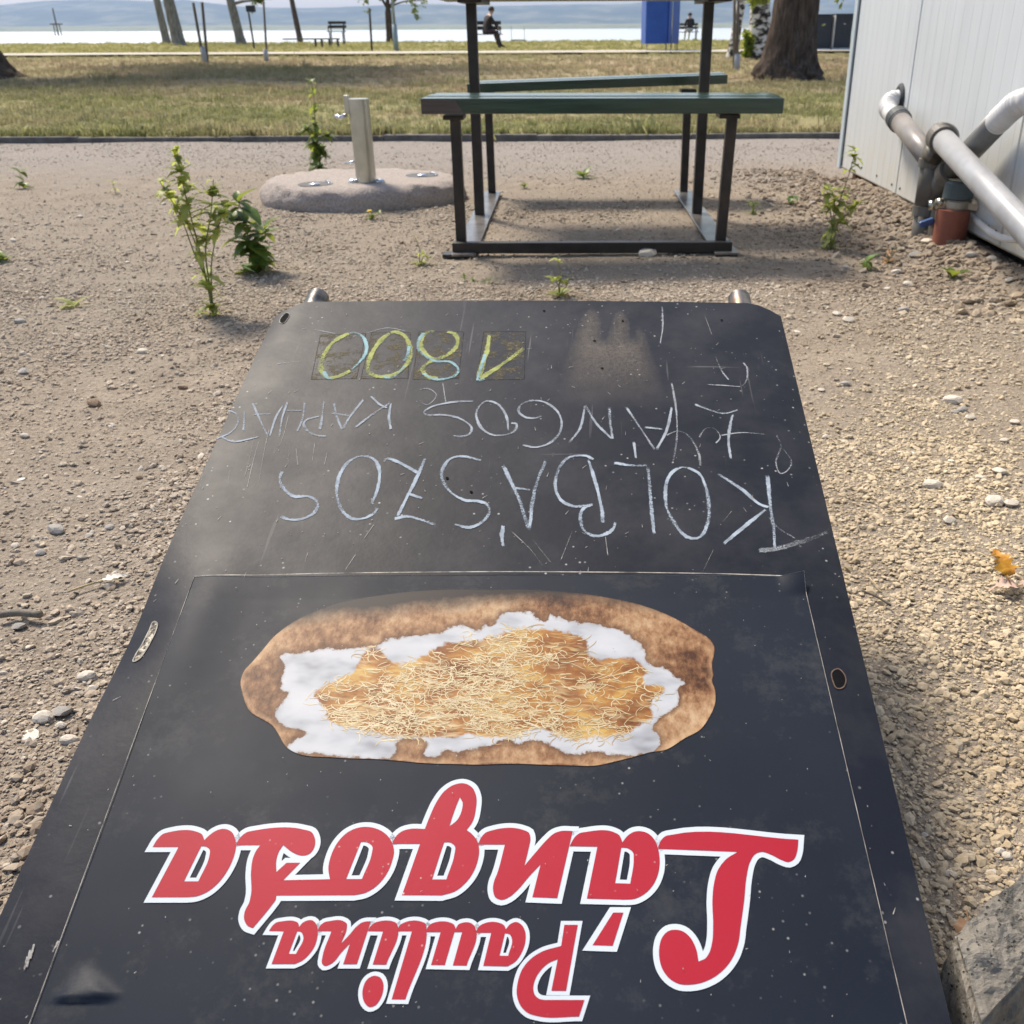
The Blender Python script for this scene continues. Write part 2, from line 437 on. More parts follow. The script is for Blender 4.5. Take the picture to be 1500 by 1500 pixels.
    M['fleck'] = m_noisy('fleck', [(0.3, (0.16, 0.15, 0.14)), (0.7, (0.38, 0.37, 0.35))], 60, 0.8)
    M['worn'] = m_noisy('worn', [(0.35, (0.06, 0.055, 0.05)), (0.65, (0.42, 0.39, 0.34))], 60, 0.8)
    M['rust'] = m_noisy('rust', [(0.3, (0.09, 0.045, 0.025)), (0.7, (0.25, 0.13, 0.07))], 80, 0.85, bump=0.4, bscale=200, bdist=0.002)
    M['bare_metal'] = m_noisy('bare_metal', [(0.3, (0.25, 0.22, 0.18)), (0.7, (0.5, 0.47, 0.42))], 60, 0.4, 0.6, bump=0.5, bscale=120, bdist=0.003)
    # concrete etc
    n = NT('concrete_block')
    v = n.coord('Object')
    c = n.ramp(n.noise(v, 16, 7, 0.7), [(0.3, (0.12, 0.108, 0.09)), (0.5, (0.20, 0.185, 0.16)), (0.75, (0.29, 0.27, 0.235))])
    vor = n.node('TexVoronoi'); vor.inputs['Scale'].default_value = 230; n.ln(v, vor.inputs['Vector'])
    pit = n.math('MULTIPLY', n.ramp(vor.outputs['Distance'], [(0.14, 1.0), (0.26, 0.0)]), n.ramp(n.noise(v, 30, 3), [(0.48, 0.0), (0.58, 1.0)]))
    c = n.mix(pit, c, (0.05, 0.045, 0.04))
    h = n.math('SUBTRACT', n.noise(v, 55, 6, 0.7), pit)
    M['block'] = n.done(n.bsdf(c, 0.95, normal=n.bump(h, 0.8, 0.006), spec=0.15))
    n = NT('concrete_slab')
    v = n.coord('Object')
    c = n.ramp(n.noise(v, 120, 5, 0.75), [(0.3, (0.24, 0.205, 0.18)), (0.5, (0.40, 0.35, 0.315)), (0.75, (0.54, 0.48, 0.44))])
    M['slab'] = n.done(n.bsdf(c, 0.95, normal=n.bump(n.noise(v, 90, 5, 0.7), 0.9, 0.012), spec=0.15))
    M['galv'] = m_noisy('galvanised', [(0.3, (0.38, 0.38, 0.33)), (0.7, (0.55, 0.55, 0.5))], 9, 0.3, 1.0, bump=0.05, bscale=40)
    M['chrome'] = m_noisy('chrome', [(0.3, (0.6, 0.6, 0.6)), (0.7, (0.75, 0.75, 0.75))], 10, 0.16, 1.0)
    M['drain'] = m_noisy('drain', [(0.3, (0.02, 0.022, 0.025)), (0.7, (0.06, 0.065, 0.07))], 20, 0.6, 0.0)
    # table
    n = NT('green_board')
    v = n.coord('Object', (1, 14, 14))
    c = n.ramp(n.noise(v, 4, 6, 0.65), [(0.3, (0.010, 0.026, 0.017)), (0.6, (0.02, 0.05, 0.032)), (0.8, (0.035, 0.07, 0.05))])
    M['green'] = n.done(n.bsdf(c, 0.2, normal=n.bump(n.noise(v, 5, 5, 0.6), 0.25, 0.004), spec=0.6))
    M['bareboard'] = m_noisy('bare_board', [(0.3, (0.05, 0.038, 0.032)), (0.7, (0.1, 0.08, 0.068))], 8, 0.7, bump=0.3, cscale=(1, 12, 12))
    M['dark_steel'] = m_noisy('dark_steel', [(0.35, (0.016, 0.014, 0.013)), (0.6, (0.032, 0.027, 0.025)), (0.8, (0.07, 0.045, 0.032))], 18, 0.42, 0.3, bump=0.15, bscale=120, bdist=0.002)
    # cabin
    n = NT('cabin_panel')
    v = n.coord('Object')
    c = n.ramp(n.noise(n.coord('Object', (1, 6, 0.6)), 2.2, 5, 0.6), [(0.3, (0.48, 0.515, 0.54)), (0.7, (0.54, 0.575, 0.60))])
    sep = n.node('SeparateXYZ'); n.ln(n.pos(), sep.inputs[0])
    lowm = n.node('MapRange'); n.ln(sep.outputs[2], lowm.inputs[0])
    lowm.inputs[1].default_value = 0.42; lowm.inputs[2].default_value = 0.06; lowm.inputs[3].default_value = 0; lowm.inputs[4].default_value = 1
    dm = n.math('MULTIPLY', lowm.outputs[0], n.ramp(n.noise(n.coord('Object', (1, 2, 1)), 7, 6, 0.7), [(0.35, 0.15), (0.7, 0.75)]))
    c = n.mix(dm, c, (0.50, 0.45, 0.34))
    M['panel'] = n.done(n.bsdf(c, 0.42, normal=n.bump(n.noise(n.coord('Object', (1, 1, 0.3)), 5, 3), 0.06, 0.01), spec=0.5))
    M['trim'] = m_noisy('trim', [(0.3, (0.36, 0.42, 0.45)), (0.7, (0.46, 0.52, 0.55))], 5, 0.4)
    M['seal'] = m_noisy('seal', [(0.3, (0.02, 0.025, 0.03)), (0.7, (0.04, 0.05, 0.055))], 10, 0.6)
    M['pvc_grey'] = m_noisy('pvc_grey', [(0.3, (0.17, 0.155, 0.145)), (0.55, (0.22, 0.205, 0.195)), (0.8, (0.28, 0.265, 0.25))], 9, 0.38)
    M['pvc_dark'] = m_noisy('pvc_dark', [(0.3, (0.085, 0.08, 0.07)), (0.7, (0.15, 0.14, 0.125))], 14, 0.5, bump=0.1)
    M['pvc_light'] = m_noisy('pvc_light', [(0.3, (0.25, 0.255, 0.265)), (0.6, (0.33, 0.34, 0.355)), (0.8, (0.22, 0.22, 0.22))], 9, 0.35)
    M['pvc_white'] = m_noisy('pvc_white', [(0.3, (0.5, 0.5, 0.5)), (0.7, (0.6, 0.6, 0.6))], 14, 0.35)
    M['red_pipe'] = m_noisy('red_pipe', [(0.3, (0.16, 0.045, 0.028)), (0.7, (0.25, 0.085, 0.052))], 10, 0.6, bump=0.1)
    M['pink_pipe'] = m_noisy('pink_pipe', [(0.3, (0.4, 0.24, 0.18)), (0.7, (0.5, 0.33, 0.26))], 10, 0.7)
    M['cap'] = m_noisy('cap', [(0.3, (0.035, 0.055, 0.065)), (0.7, (0.06, 0.085, 0.095))], 14, 0.5)
    M['capdust'] = m_noisy('cap_top', [(0.3, (0.2, 0.18, 0.12)), (0.7, (0.3, 0.27, 0.19))], 30, 0.9)
    M['brass'] = m_noisy('brass', [(0.3, (0.28, 0.24, 0.19)), (0.7, (0.42, 0.38, 0.31))], 40, 0.45, 0.5)
    M['valve_blue'] = m_noisy('valve_blue', [(0.3, (0.02, 0.07, 0.2)), (0.7, (0.035, 0.1, 0.28))], 20, 0.4)
    # trees, plants
    n = NT('bark')
    v = n.coord('Object', (5, 5, 0.9))
    c = n.ramp(n.noise(v, 5, 7, 0.7), [(0.3, (0.03, 0.022, 0.017)), (0.5, (0.095, 0.07, 0.055)), (0.72, (0.19, 0.15, 0.12))])
    M['bark'] = n.done(n.bsdf(c, 0.95, normal=n.bump(n.noise(v, 7, 6, 0.7), 0.9, 0.04), spec=0.15))
    n = NT('bark_grey')
    v = n.coord('Object', (4, 4, 0.8))
    c = n.ramp(n.noise(v, 4, 6, 0.7), [(0.3, (0.1, 0.09, 0.075)), (0.5, (0.24, 0.225, 0.195)), (0.7, (0.36, 0.34, 0.31))])
    M['bark_grey'] = n.done(n.bsdf(c, 0.95, normal=n.bump(n.noise(v, 7, 6, 0.7), 0.7, 0.04), spec=0.15))
    n = NT('bark_birch')
    c = n.ramp(n.noise(n.coord('Object', (2.2, 2.2, 4.5)), 2.0, 5, 0.65), [(0.44, (0.035, 0.03, 0.026)), (0.5, (0.3, 0.28, 0.26)), (0.53, (0.62, 0.6, 0.56)), (0.8, (0.72, 0.70, 0.66))])
    M['birch'] = n.done(n.bsdf(c, 0.85, normal=n.bump(n.noise(n.coord('Object'), 12, 5), 0.5, 0.03), spec=0.2))
    M['leaf_tree'] = m_leaf('leaf_tree', [(0.3, (0.045, 0.075, 0.018)), (0.7, (0.11, 0.15, 0.04))], 2.0, 0.4)
    M['leaf_willow'] = m_leaf('leaf_willow', [(0.3, (0.13, 0.19, 0.03)), (0.7, (0.25, 0.31, 0.07))], 4.0, 0.5)
    M['weed_pale'] = m_leaf('weed_pale', [(0.3, (0.24, 0.29, 0.09)), (0.7, (0.42, 0.45, 0.18))], 30, 0.6, 0.45, 0.5)
    M['weed_green'] = m_leaf('weed_green', [(0.3, (0.045, 0.10, 0.022)), (0.7, (0.11, 0.19, 0.045))], 30, 0.4, 0.4, 0.6)
    M['weed_mid'] = m_leaf('weed_mid', [(0.3, (0.07, 0.13, 0.03)), (0.7, (0.2, 0.28, 0.07))], 14, 0.45, 0.45, 0.7)
    M['stem'] = m_leaf('stem', [(0.3, (0.14, 0.17, 0.06)), (0.7, (0.25, 0.25, 0.11))], 30, 0.2)
    M['flower'] = m_noisy('flower', [(0.3, (0.6, 0.42, 0.03)), (0.7, (0.75, 0.55, 0.06))], 50, 0.7)
    M['dry_leaf'] = m_leaf('dry_leaf', [(0.3, (0.25, 0.13, 0.065)), (0.7, (0.45, 0.28, 0.18))], 60, 0.2, 0.6)
    M['dry_pink'] = m_leaf('dry_pink', [(0.3, (0.42, 0.28, 0.22)), (0.7, (0.58, 0.43, 0.36))], 60, 0.12, 0.6)
    M['dry_orange'] = m_leaf('dry_orange', [(0.3, (0.3, 0.1, 0.01)), (0.7, (0.6, 0.3, 0.03))], 80, 0.2, 0.35)
    M['straw'] = m_noisy('straw', [(0.3, (0.36, 0.28, 0.15)), (0.7, (0.52, 0.44, 0.27))], 40, 0.8)
    M['wood'] = m_noisy('wood', [(0.3, (0.10, 0.085, 0.065)), (0.7, (0.21, 0.185, 0.15))], 9, 0.85, cscale=(6, 6, 1), bump=0.3)
    M['wood_dark'] = m_noisy('wood_dark', [(0.3, (0.035, 0.03, 0.026)), (0.7, (0.08, 0.07, 0.06))], 9, 0.8, cscale=(1, 6, 6), bump=0.2)
    M['sleeve'] = m_noisy('sleeve', [(0.3, (0.32, 0.33, 0.36)), (0.7, (0.46, 0.47, 0.5))], 9, 0.7)
    M['pole_blue'] = m_noisy('pole_blue', [(0.3, (0.2, 0.27, 0.3)), (0.7, (0.3, 0.37, 0.4))], 9, 0.5)
    M['booth'] = m_noisy('booth_blue', [(0.3, (0.008, 0.06, 0.30)), (0.7, (0.014, 0.085, 0.37))], 3, 0.5)
    M['navy'] = m_noisy('navy', [(0.3, (0.012, 0.016, 0.026)), (0.7, (0.02, 0.026, 0.04))], 5, 0.55)
    M['offwhite'] = m_noisy('offwhite', [(0.3, (0.52, 0.52, 0.5)), (0.7, (0.65, 0.65, 0.62))], 5, 0.7)
    M['cloth_dark'] = m_noisy('cloth_dark', [(0.3, (0.02, 0.017, 0.018)), (0.7, (0.045, 0.036, 0.036))], 9, 0.9)
    M['cloth_maroon'] = m_noisy('cloth_maroon', [(0.3, (0.05, 0.028, 0.026)), (0.7, (0.1, 0.055, 0.05))], 9, 0.9)
    M['skin'] = m_noisy('skin', [(0.3, (0.4, 0.25, 0.18)), (0.7, (0.5, 0.33, 0.25))], 9, 0.6)
    M['hair'] = m_noisy('hair', [(0.3, (0.03, 0.022, 0.018)), (0.7, (0.06, 0.045, 0.036))], 40, 0.7)
build_materials()
exec_order = []

# ------------------------------------------------------------------ ground, lawn, lake, hills
def sheet(name, xs, ys, zfun, mat):
    xs = np.array(xs); ys = np.array(ys)
    X, Y = np.meshgrid(xs, ys)
    Z = zfun(X, Y)
    nx, ny = len(xs), len(ys)
    v = np.stack([X, Y, Z], -1).reshape(-1, 3)
    i = np.arange(nx * ny).reshape(ny, nx)
    f = np.stack([i[:-1, :-1], i[:-1, 1:], i[1:, 1:], i[1:, :-1]], -1).reshape(-1, 4)
    me = bpy.data.meshes.new(name)
    me.from_pydata(v.tolist(), [], f.tolist())
    me.polygons.foreach_set('use_smooth', [True] * len(me.polygons))
    return new_obj(name, me, mat)
KERBY = 6.72
def gz(X, Y):
    """height of the gravel surface"""
    near = np.clip((7 - Y) / 5, 0, 1)
    z = (fbm(X * 1.5, Y * 1.5, 3, 3) - 0.5) * 0.014 + (fbm(X * 14, Y * 14, 3, 9) - 0.5) * 0.010 * near
    berm = np.exp(-((X - 1.22) / 0.12) ** 2) * np.clip((Y - 2.3) / 0.6, 0, 1) * np.clip((4.9 - Y) / 0.5, 0, 1)
    pit = np.exp(-((X - 1.33) / 0.1) ** 2 - ((Y - 2.95) / 0.25) ** 2)
    return z + berm * (0.02 + 0.05 * fbm(X * 6, Y * 6, 3, 21)) - pit * 0.03 + 0.035 * np.clip((X - 1.16) / 0.14, 0, 1) * np.clip((4.6 - Y) / 0.6, 0, 1)
xs = np.concatenate([[-30, -20, -12, -8, -6, -5], np.arange(-4.2, 2.3, 0.02), [2.4, 2.6, 3, 4, 6, 10, 16, 30]])
ys = np.concatenate([[-20, -10, -5, -2, -1, -0.5, 0, 0.2], np.arange(0.35, KERBY - 0.03, 0.02), [KERBY]])
structure(sheet('ground', xs, ys, gz, M['gravel_bed']))
SHORE = 60.0
def lz(X, Y):
    z = 0.035 + (fbm(X * 0.35, Y * 0.35, 3, 5) - 0.5) * 0.05 + (fbm(X * 3, Y * 3, 3, 6) - 0.5) * 0.02
    z = z - np.clip((Y - SHORE + 0.6) / 1.5, 0, 1) * 0.35
    z = np.where(Y < KERBY + 0.1, 0.03, z)
    return z
xs = np.concatenate([[-200, -120, -80, -60], np.arange(-45, 30, 0.75), [40, 60, 90, 130, 200]])
ys = np.concatenate([np.arange(KERBY + 0.03, 16, 0.3), np.arange(16, SHORE + 2.5, 0.75)])
structure(sheet('lawn', xs, ys, lz, M['lawn']))
structure(sheet('path', np.arange(-120, 121, 2.0), [28.2, 28.6, 29.6, 30.6], lambda X, Y: 0.095 + 0 * X, M['path']))
structure(sheet('lake', np.arange(-9000, 9001, 600), [SHORE - 1, 80, 150, 400, 1000, 2500, 4300], lambda X, Y: -0.12 + 0 * X, M['water']))
# kerb: edging pieces of one metre
kb = structure(bpy.data.objects.new('kerb', None)); C.objects.link(kb)
rng = random.Random(4)
kme = MB().box((0, 0, 0), (0.998, 0.055, 0.16)).mesh('edging_stone', bevel=0.006); kme.materials.append(M['kerb'])
for i in range(-16, 12):
    o = new_obj('edging_stone', kme, None)
    o.location = (i * 1.0 + 0.3, KERBY + 0.0 + rng.uniform(-0.006, 0.006), -0.046 + rng.uniform(-0.005, 0.005))
    o.rotation_euler = (rng.uniform(-0.05, 0.05), rng.uniform(-0.006, 0.006), rng.uniform(-0.008, 0.008))
    o.parent = kb
# far shore and hills, as real terrain
def ridge_px(px):
    pts = [(-600, 20), (-200, 16), (0, 15), (40, 17), (90, 12), (170, 6), (235, 4), (300, 7), (340, 5), (400, 13), (450, 15), (500, 16), (560, 14),
           (620, 11), (660, 10), (720, 14), (760, 13), (850, 10.5), (900, 11), (950, 7), (1000, 1), (1040, 4), (1100, 3), (1200, 5), (1300, 3), (1500, 8), (1900, 10)]
    return np.interp(px, [p[0] for p in pts], [p[1] for p in pts])
def hz(X, Y):
    D = 7000.0
    px = PX + X / Y * F * math.cos(PITCH) * 1.12
    hor = 46 - 7 * px / 1500
    crest = (hor - ridge_px(px)) / 1577.0 * D
    t = np.clip((Y - 5200) / (D - 5200), 0, 1)
    t2 = np.clip((Y - D) / 1500, 0, 1)
    prof = (t * t * (3 - 2 * t)) * (1 - 0.4 * t2)
    rough = (fbm(X * 0.0018, Y * 0.0018, 5, 31) - 0.5) * 50 * np.clip(t * (1 - t) * 4, 0, 1) + (fbm(X * 0.012, Y * 0.012, 3, 33) - 0.5) * 8 * t
    return crest * prof + rough * (1 - t2) + 2 * t
structure(sheet('hills', np.arange(-6500, 6501, 60), np.arange(5200, 8600, 120), hz, M['hill']))
def fsz(X, Y):
    return 2.0 + 13 * np.clip((Y - 4150) / 1100, 0, 1) + fbm(X * 0.01, Y * 0.004, 4, 41) * 14 * np.clip((Y - 4180) / 80, 0, 1) - 3 * (Y < 4160)
structure(sheet('far_shore', np.arange(-6500, 6501, 25), [4150, 4190, 4250, 4400, 4700, 5100, 5400], fsz, M['farshore']))
# ------------------------------------------------------------------ instanced stuff (gravel, grass)
def scatter(name, pos, rot, scl, idx, protos, label_kind=True):
    col = bpy.data.collections.new(name + '_kinds')
    for o in protos:
        for c in o.users_collection: c.objects.unlink(o)
        col.objects.link(o)
    me = bpy.data.meshes.new(name)
    me.vertices.add(len(pos)); me.vertices.foreach_set('co', np.asarray(pos, np.float32).ravel())
    for nm, data, typ in (('rot', rot, 'FLOAT_VECTOR'), ('scl', scl, 'FLOAT_VECTOR')):
        a = me.attributes.new(nm, typ, 'POINT'); a.data.foreach_set('vector', np.asarray(data, np.float32).ravel())
    a = me.attributes.new('kind_index', 'INT', 'POINT'); a.data.foreach_set('value', np.asarray(idx, np.int32))
    o = new_obj(name, me)
    ng = bpy.data.node_groups.new(name + '_scatter', 'GeometryNodeTree')
    ng.interface.new_socket('Geometry', in_out='INPUT', socket_type='NodeSocketGeometry')
    ng.interface.new_socket('Geometry', in_out='OUTPUT', socket_type='NodeSocketGeometry')
    N = ng.nodes; L = ng.links
    gi = N.new('NodeGroupInput'); go = N.new('NodeGroupOutput')
    ci = N.new('GeometryNodeCollectionInfo'); ci.inputs['Collection'].default_value = col
    ci.inputs['Separate Children'].default_value = True; ci.inputs['Reset Children'].default_value = True
    iop = N.new('GeometryNodeInstanceOnPoints'); iop.inputs['Pick Instance'].default_value = True
    def attr(nm, t):
        a = N.new('GeometryNodeInputNamedAttribute'); a.data_type = t; a.inputs['Name'].default_value = nm
        return a.outputs['Attribute']
    e2r = N.new('FunctionNodeEulerToRotation')
    L.new(attr('rot', 'FLOAT_VECTOR'), e2r.inputs[0])
    L.new(gi.outputs[0], iop.inputs['Points']); L.new(ci.outputs[0], iop.inputs['Instance'])
    L.new(attr('kind_index', 'INT'), iop.inputs['Instance Index'])
    L.new(e2r.outputs[0], iop.inputs['Rotation']); L.new(attr('scl', 'FLOAT_VECTOR'), iop.inputs['Scale'])
    L.new(iop.outputs[0], go.inputs[0])
    md = o.modifiers.new('scatter', 'NODES'); md.node_group = ng
    return stuff(o)
def rock_mesh(name, seed, sub=1, flat=0.6, jag=0.22, mat=None):
    bm = bmesh.new(); bmesh.ops.create_icosphere(bm, subdivisions=sub, radius=0.5)
    r = random.Random(seed)
    ax = [Vector((r.gauss(0, 1), r.gauss(0, 1), r.gauss(0, 1))).normalized() for _ in range(7)]
    cut = [r.uniform(0.3, 0.46) for _ in ax]
    for v in bm.verts:
        for a, c in zip(ax, cut):
            d = v.co.dot(a)
            if d > c: v.co -= a * (d - c)
        v.co *= 1 + r.uniform(-jag, jag) * 0.35
        v.co.z *= flat
        v.co.x *= 1.25
    me = bpy.data.meshes.new(name); bm.to_mesh(me); bm.free()
    if mat: me.materials.append(mat)
    return me
def in_frame_mask(X, Y, margin=60, z=0.0):
    """roughly keeps what the neighbourhood of the photo can see"""
    cp, sp = math.cos(PITCH), math.sin(PITCH)
    dz = z - CAMH
    fw = Y * cp - dz * sp
    px = PX + F * X / np.maximum(fw, 0.05)
    return (fw > 0.1) & (px > -margin) & (px < 1500 + margin)
nrng = np.random.default_rng(7)
def gravel():
    P, S, I = [], [], []
    # (y0, y1, density per m2, size mean)
    for y0, y1, dens, size in ((0.30, 1.0, 62000, 0.0036), (1.0, 1.8, 48000, 0.0038), (1.8, 2.8, 27000, 0.0043), (2.8, 4.2, 9000, 0.0048), (4.2, KERBY - 0.05, 2200, 0.0042)):
        x0, x1 = -0.95 * y1 - 1.1, 0.75 * y1 + 1.0
        n = int((x1 - x0) * (y1 - y0) * dens)
        X = nrng.uniform(x0, x1, n); Y = nrng.uniform(y0, y1, n)
        k = in_frame_mask(X, Y, 200) | (in_frame_mask(X, Y, 1100) & (nrng.uniform(0, 1, n) < 0.45))
        # nothing under the fallen sign
        k &= ~((np.abs(X + 0.02 - 0.03 * Y) < 0.20) & (Y < 1.15))
        k &= ~((X > 1.32) & (Y < 4.75))
        cover = fbm(X * 2.3, Y * 2.3, 4, 51)
        k &= nrng.uniform(0, 1, n) < np.clip((cover - 0.33) * 4.0, 0.22, 1)
        X, Y = X[k], Y[k]
        s = size * np.exp(nrng.normal(0, 0.5, len(X)))
        s = np.clip(s, size * 0.4, size * 3.6)
        P.append(np.stack([X, Y, gz(X, Y) + s * 0.12], 1)); S.append(s)
    # coarser rubble by the cabin wall
    n = 3600
    X = 1.24 - np.abs(nrng.normal(0, 0.22, n)); Y = nrng.uniform(2.3, 5.2, n)
    s = 0.011 * np.exp(nrng.normal(0, 0.55, n)); s = np.clip(s, 0.004, 0.036)
    P.append(np.stack([X, Y, gz(X, Y) + s * 0.1], 1)); S.append(s)
    P = np.concatenate(P); S = np.concatenate(S)
    n = len(P)
    rot = np.stack([nrng.normal(0, 0.35, n), nrng.normal(0, 0.35, n), nrng.uniform(0, 6.28, n)], 1)
    scl = np.stack([S * nrng.uniform(0.8, 1.3, n), S * nrng.uniform(0.8, 1.2, n), S * nrng.uniform(0.7, 1.2, n)], 1)
    idx = nrng.integers(0, 6, n)
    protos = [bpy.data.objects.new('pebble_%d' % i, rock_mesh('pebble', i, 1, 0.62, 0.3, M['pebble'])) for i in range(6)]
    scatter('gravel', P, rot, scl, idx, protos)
gravel()
def grass():
    protos = []
    for k in range(4):
        r = random.Random(60 + k); mb = MB()
        for b in range(11):
            a = r.uniform(0, 6.28); ox, oy = r.gauss(0, 0.018), r.gauss(0, 0.018)
            h = r.uniform(0.5, 1.0); lean = r.uniform(0.1, 0.9); wd = r.uniform(0.02, 0.045)
            dx, dy = math.cos(a), math.sin(a); sx, sy = -dy * wd, dx * wd
            ox *= 14; oy *= 14
            p0 = (ox, oy, -0.05); p1 = (ox + dx * lean * 0.35 * h, oy + dy * lean * 0.35 * h, h * 0.6); p2 = (ox + dx * lean * h, oy + dy * lean * h, h * (1 - lean * 0.35))
            mb.add([(p0[0] - sx, p0[1] - sy, p0[2]), (p0[0] + sx, p0[1] + sy, p0[2]), (p1[0] + sx, p1[1] + sy, p1[2]), (p1[0] - sx, p1[1] - sy, p1[2]), p2],
                   [(0, 1, 2, 3), (3, 2, 4)])
        protos.append(bpy.data.objects.new('tuft_%d' % k, mb.mesh('tuft')))
        protos[-1].data.materials.append(M['grass_blade'])
    P, S = [], []
    for y0, y1, dens, hh in ((KERBY + 0.04, 9, 620, 0.038), (9, 13, 380, 0.04), (13, 20, 130, 0.05), (20, 28, 60, 0.055), (31, 44, 26, 0.07), (44, 59.6, 16, 0.08)):
        x0, x1 = -0.95 * y1 - 1, 0.7 * y1 + 1
        n = int((x1 - x0) * (y1 - y0) * dens)
        X = nrng.uniform(x0, x1, n); Y = nrng.uniform(y0, y1, n)
        k = in_frame_mask(X, Y, 150) | (in_frame_mask(X, Y, 700) & (nrng.uniform(0, 1, n) < 0.6))
        k &= nrng.uniform(0, 1, n) < np.clip(fbm(X * 1.1, Y * 1.1, 4, 77) * 2.2 - 0.45, 0.15, 1)
        X, Y = X[k], Y[k]
        P.append(np.stack([X, Y, lz(X, Y)], 1)); S.append(hh * np.exp(nrng.normal(0, 0.35, len(X))))
    # taller tufts along the kerb
    X = nrng.uniform(-6, 3, 900); Y = KERBY + 0.04 + np.abs(nrng.normal(0, 0.05, 900))
    P.append(np.stack([X, Y, lz(X, Y)], 1)); S.append(0.05 * np.exp(nrng.normal(0, 0.4, 900)))
    P = np.concatenate(P); S = np.concatenate(S); n = len(P)
    rot = np.stack([nrng.normal(0, 0.12, n), nrng.normal(0, 0.12, n), nrng.uniform(0, 6.28, n)], 1)
    wd = S * nrng.uniform(0.9, 1.6, n)
    o = scatter('grass', P, rot, np.stack([wd, wd, S], 1), nrng.integers(0, 4, n), protos)
grass()
for _n, _l, _c in (('gravel', 'loose beige gravel and pebbles covering the ground round the sign', 'gravel'),
                   ('grass', 'short patchy green and dry grass of the lakeside lawn', 'grass')):
    tag(bpy.data.objects[_n], _l, _c)

# ------------------------------------------------------------------ fallen folding sign
SW = 0.60
SV = ray(887, -603).normalized()                     # up the slope, away from the camera
SU = SV.cross(Vector((0, 0, 1))).normalized()        # to the right
SN = SU.cross(SV).normalized()                       # face normal (upwards)
if SN.z < 0: SN = -SN
def _hit(px, py, P0):
    r = ray(px, py); return O + r * ((P0 - O).dot(SN) / r.dot(SN))
_t = O + ray(772, 444)
_w = (_hit(1141, 452, _t) - _hit(410, 437, _t)).dot(SU)
SP0 = O + ray(772, 444) * (SW / _w)                  # middle of the far edge
def S(px, py, lift=0.0):
    """photo pixel to a point of the sign's face"""
    return _hit(px, py, SP0) + SN * lift
def UV(px, py):
    d = S(px, py) - SP0
    return Vector((d.dot(SU), d.dot(SV)))
def dent(u, v):
    """the dented sheet: how far its left rim is bent"""
    e = u + SW / 2
    vd = UV(205, 925).y
    z = -0.0065 * math.exp(-((v - vd) / 0.065) ** 2) * max(0, 1 - e / 0.065) ** 2
    z += 0.004 * math.exp(-((v - vd) / 0.09) ** 2) * math.exp(-((e - 0.05) / 0.03) ** 2)
    z -= 0.005 * max(0, 1 - e / 0.035) ** 2 * (0.35 + 0.65 * math.exp(-((v + 0.02) / 0.06) ** 2))
    z -= 0.003 * max(0, 1 - (SW / 2 - u) / 0.02) ** 2
    z += 0.0012 * math.sin(9 * v + 2) * math.cos(5 * u)
    return z
def W(u, v, lift=0.0):
    return SP0 + SU * u + SV * v + SN * (lift + dent(u, v))
def E(uv, lift): return W(uv[0], uv[1], lift)
SL = 0.955                                            # length down to the hinge
hinge = SP0 - SV * SL
sign = thing('folding_sign', (hinge.x, hinge.y, 0), 'black metal pavement sign lying fallen on its back, chalk prices and red lettering upside down', 'sign')
def plate(name, lift, thick, mat, ucut=0.03, v0=-SL, v1=0.0, bow=0.004):
    nu, nv = 60, 96
    mb = MB(); grid = {}
    for j in range(nv + 1):
        for i in range(nu + 1):
            fu, fv = i / nu, j / nv
            # denser towards the left rim
            u = -SW / 2 + SW * fu ** 1.25; v = v0 + (v1 - v0) * fv
            e = min(u + SW / 2, SW / 2 - u)
            vmax = v1 + bow * (1 - (2 * u / SW) ** 2) - max(0, ucut - e) * 0.75
            grid[i, j] = (u, min(v, vmax) if j < nv else vmax)
    vs = []; fs = []
    for s_, dz in ((0, 0), (1, -thick)):
        for j in range(nv + 1):
            for i in range(nu + 1):
                u, v = grid[i, j]; vs.append(W(u, v, lift + dz))
    n1 = (nu + 1) * (nv + 1)
    def ix(i, j, s_): return s_ * n1 + j * (nu + 1) + i
    for j in range(nv):
        for i in range(nu):
            fs.append((ix(i, j, 0), ix(i + 1, j, 0), ix(i + 1, j + 1, 0), ix(i, j + 1, 0)))
            fs.append((ix(i, j, 1), ix(i, j + 1, 1), ix(i + 1, j + 1, 1), ix(i + 1, j, 1)))
    for j in range(nv):
        fs.append((ix(0, j, 0), ix(0, j + 1, 0), ix(0, j + 1, 1), ix(0, j, 1)))
        fs.append((ix(nu, j, 0), ix(nu, j, 1), ix(nu, j + 1, 1), ix(nu, j + 1, 0)))
    for i in range(nu):
        fs.append((ix(i, 0, 0), ix(i, 0, 1), ix(i + 1, 0, 1), ix(i + 1, 0, 0)))
        fs.append((ix(i, nv, 0), ix(i + 1, nv, 0), ix(i + 1, nv, 1), ix(i, nv, 1)))
    mb.add(vs, fs)
    me = mb.mesh(name); smooth_by_angle(me, 35); me.materials.append(mat)
    # local object space = sheet coordinates, so that wear follows the sheet
    return me
def sheet_obj(name, me, parent):
    """keeps the mesh in sheet coordinates (u, v, n) and places it with its own matrix"""
    Mx = Matrix(((SU.x, SV.x, SN.x, SP0.x), (SU.y, SV.y, SN.y, SP0.y), (SU.z, SV.z, SN.z, SP0.z), (0, 0, 0, 1)))
    me.transform(Mx.inverted())
    o = bpy.data.objects.new(name, me); C.objects.link(o)
    o.parent = parent
    if parent is sign:
        o.matrix_parent_inverse = Matrix.Translation(-Vector(sign.location)); o.matrix_basis = Mx
    return o                                           # sub-parts share their parent's frame
panel = sheet_obj('front_panel', plate('front_panel', 0, 0.004, M['sign_paint']), sign)
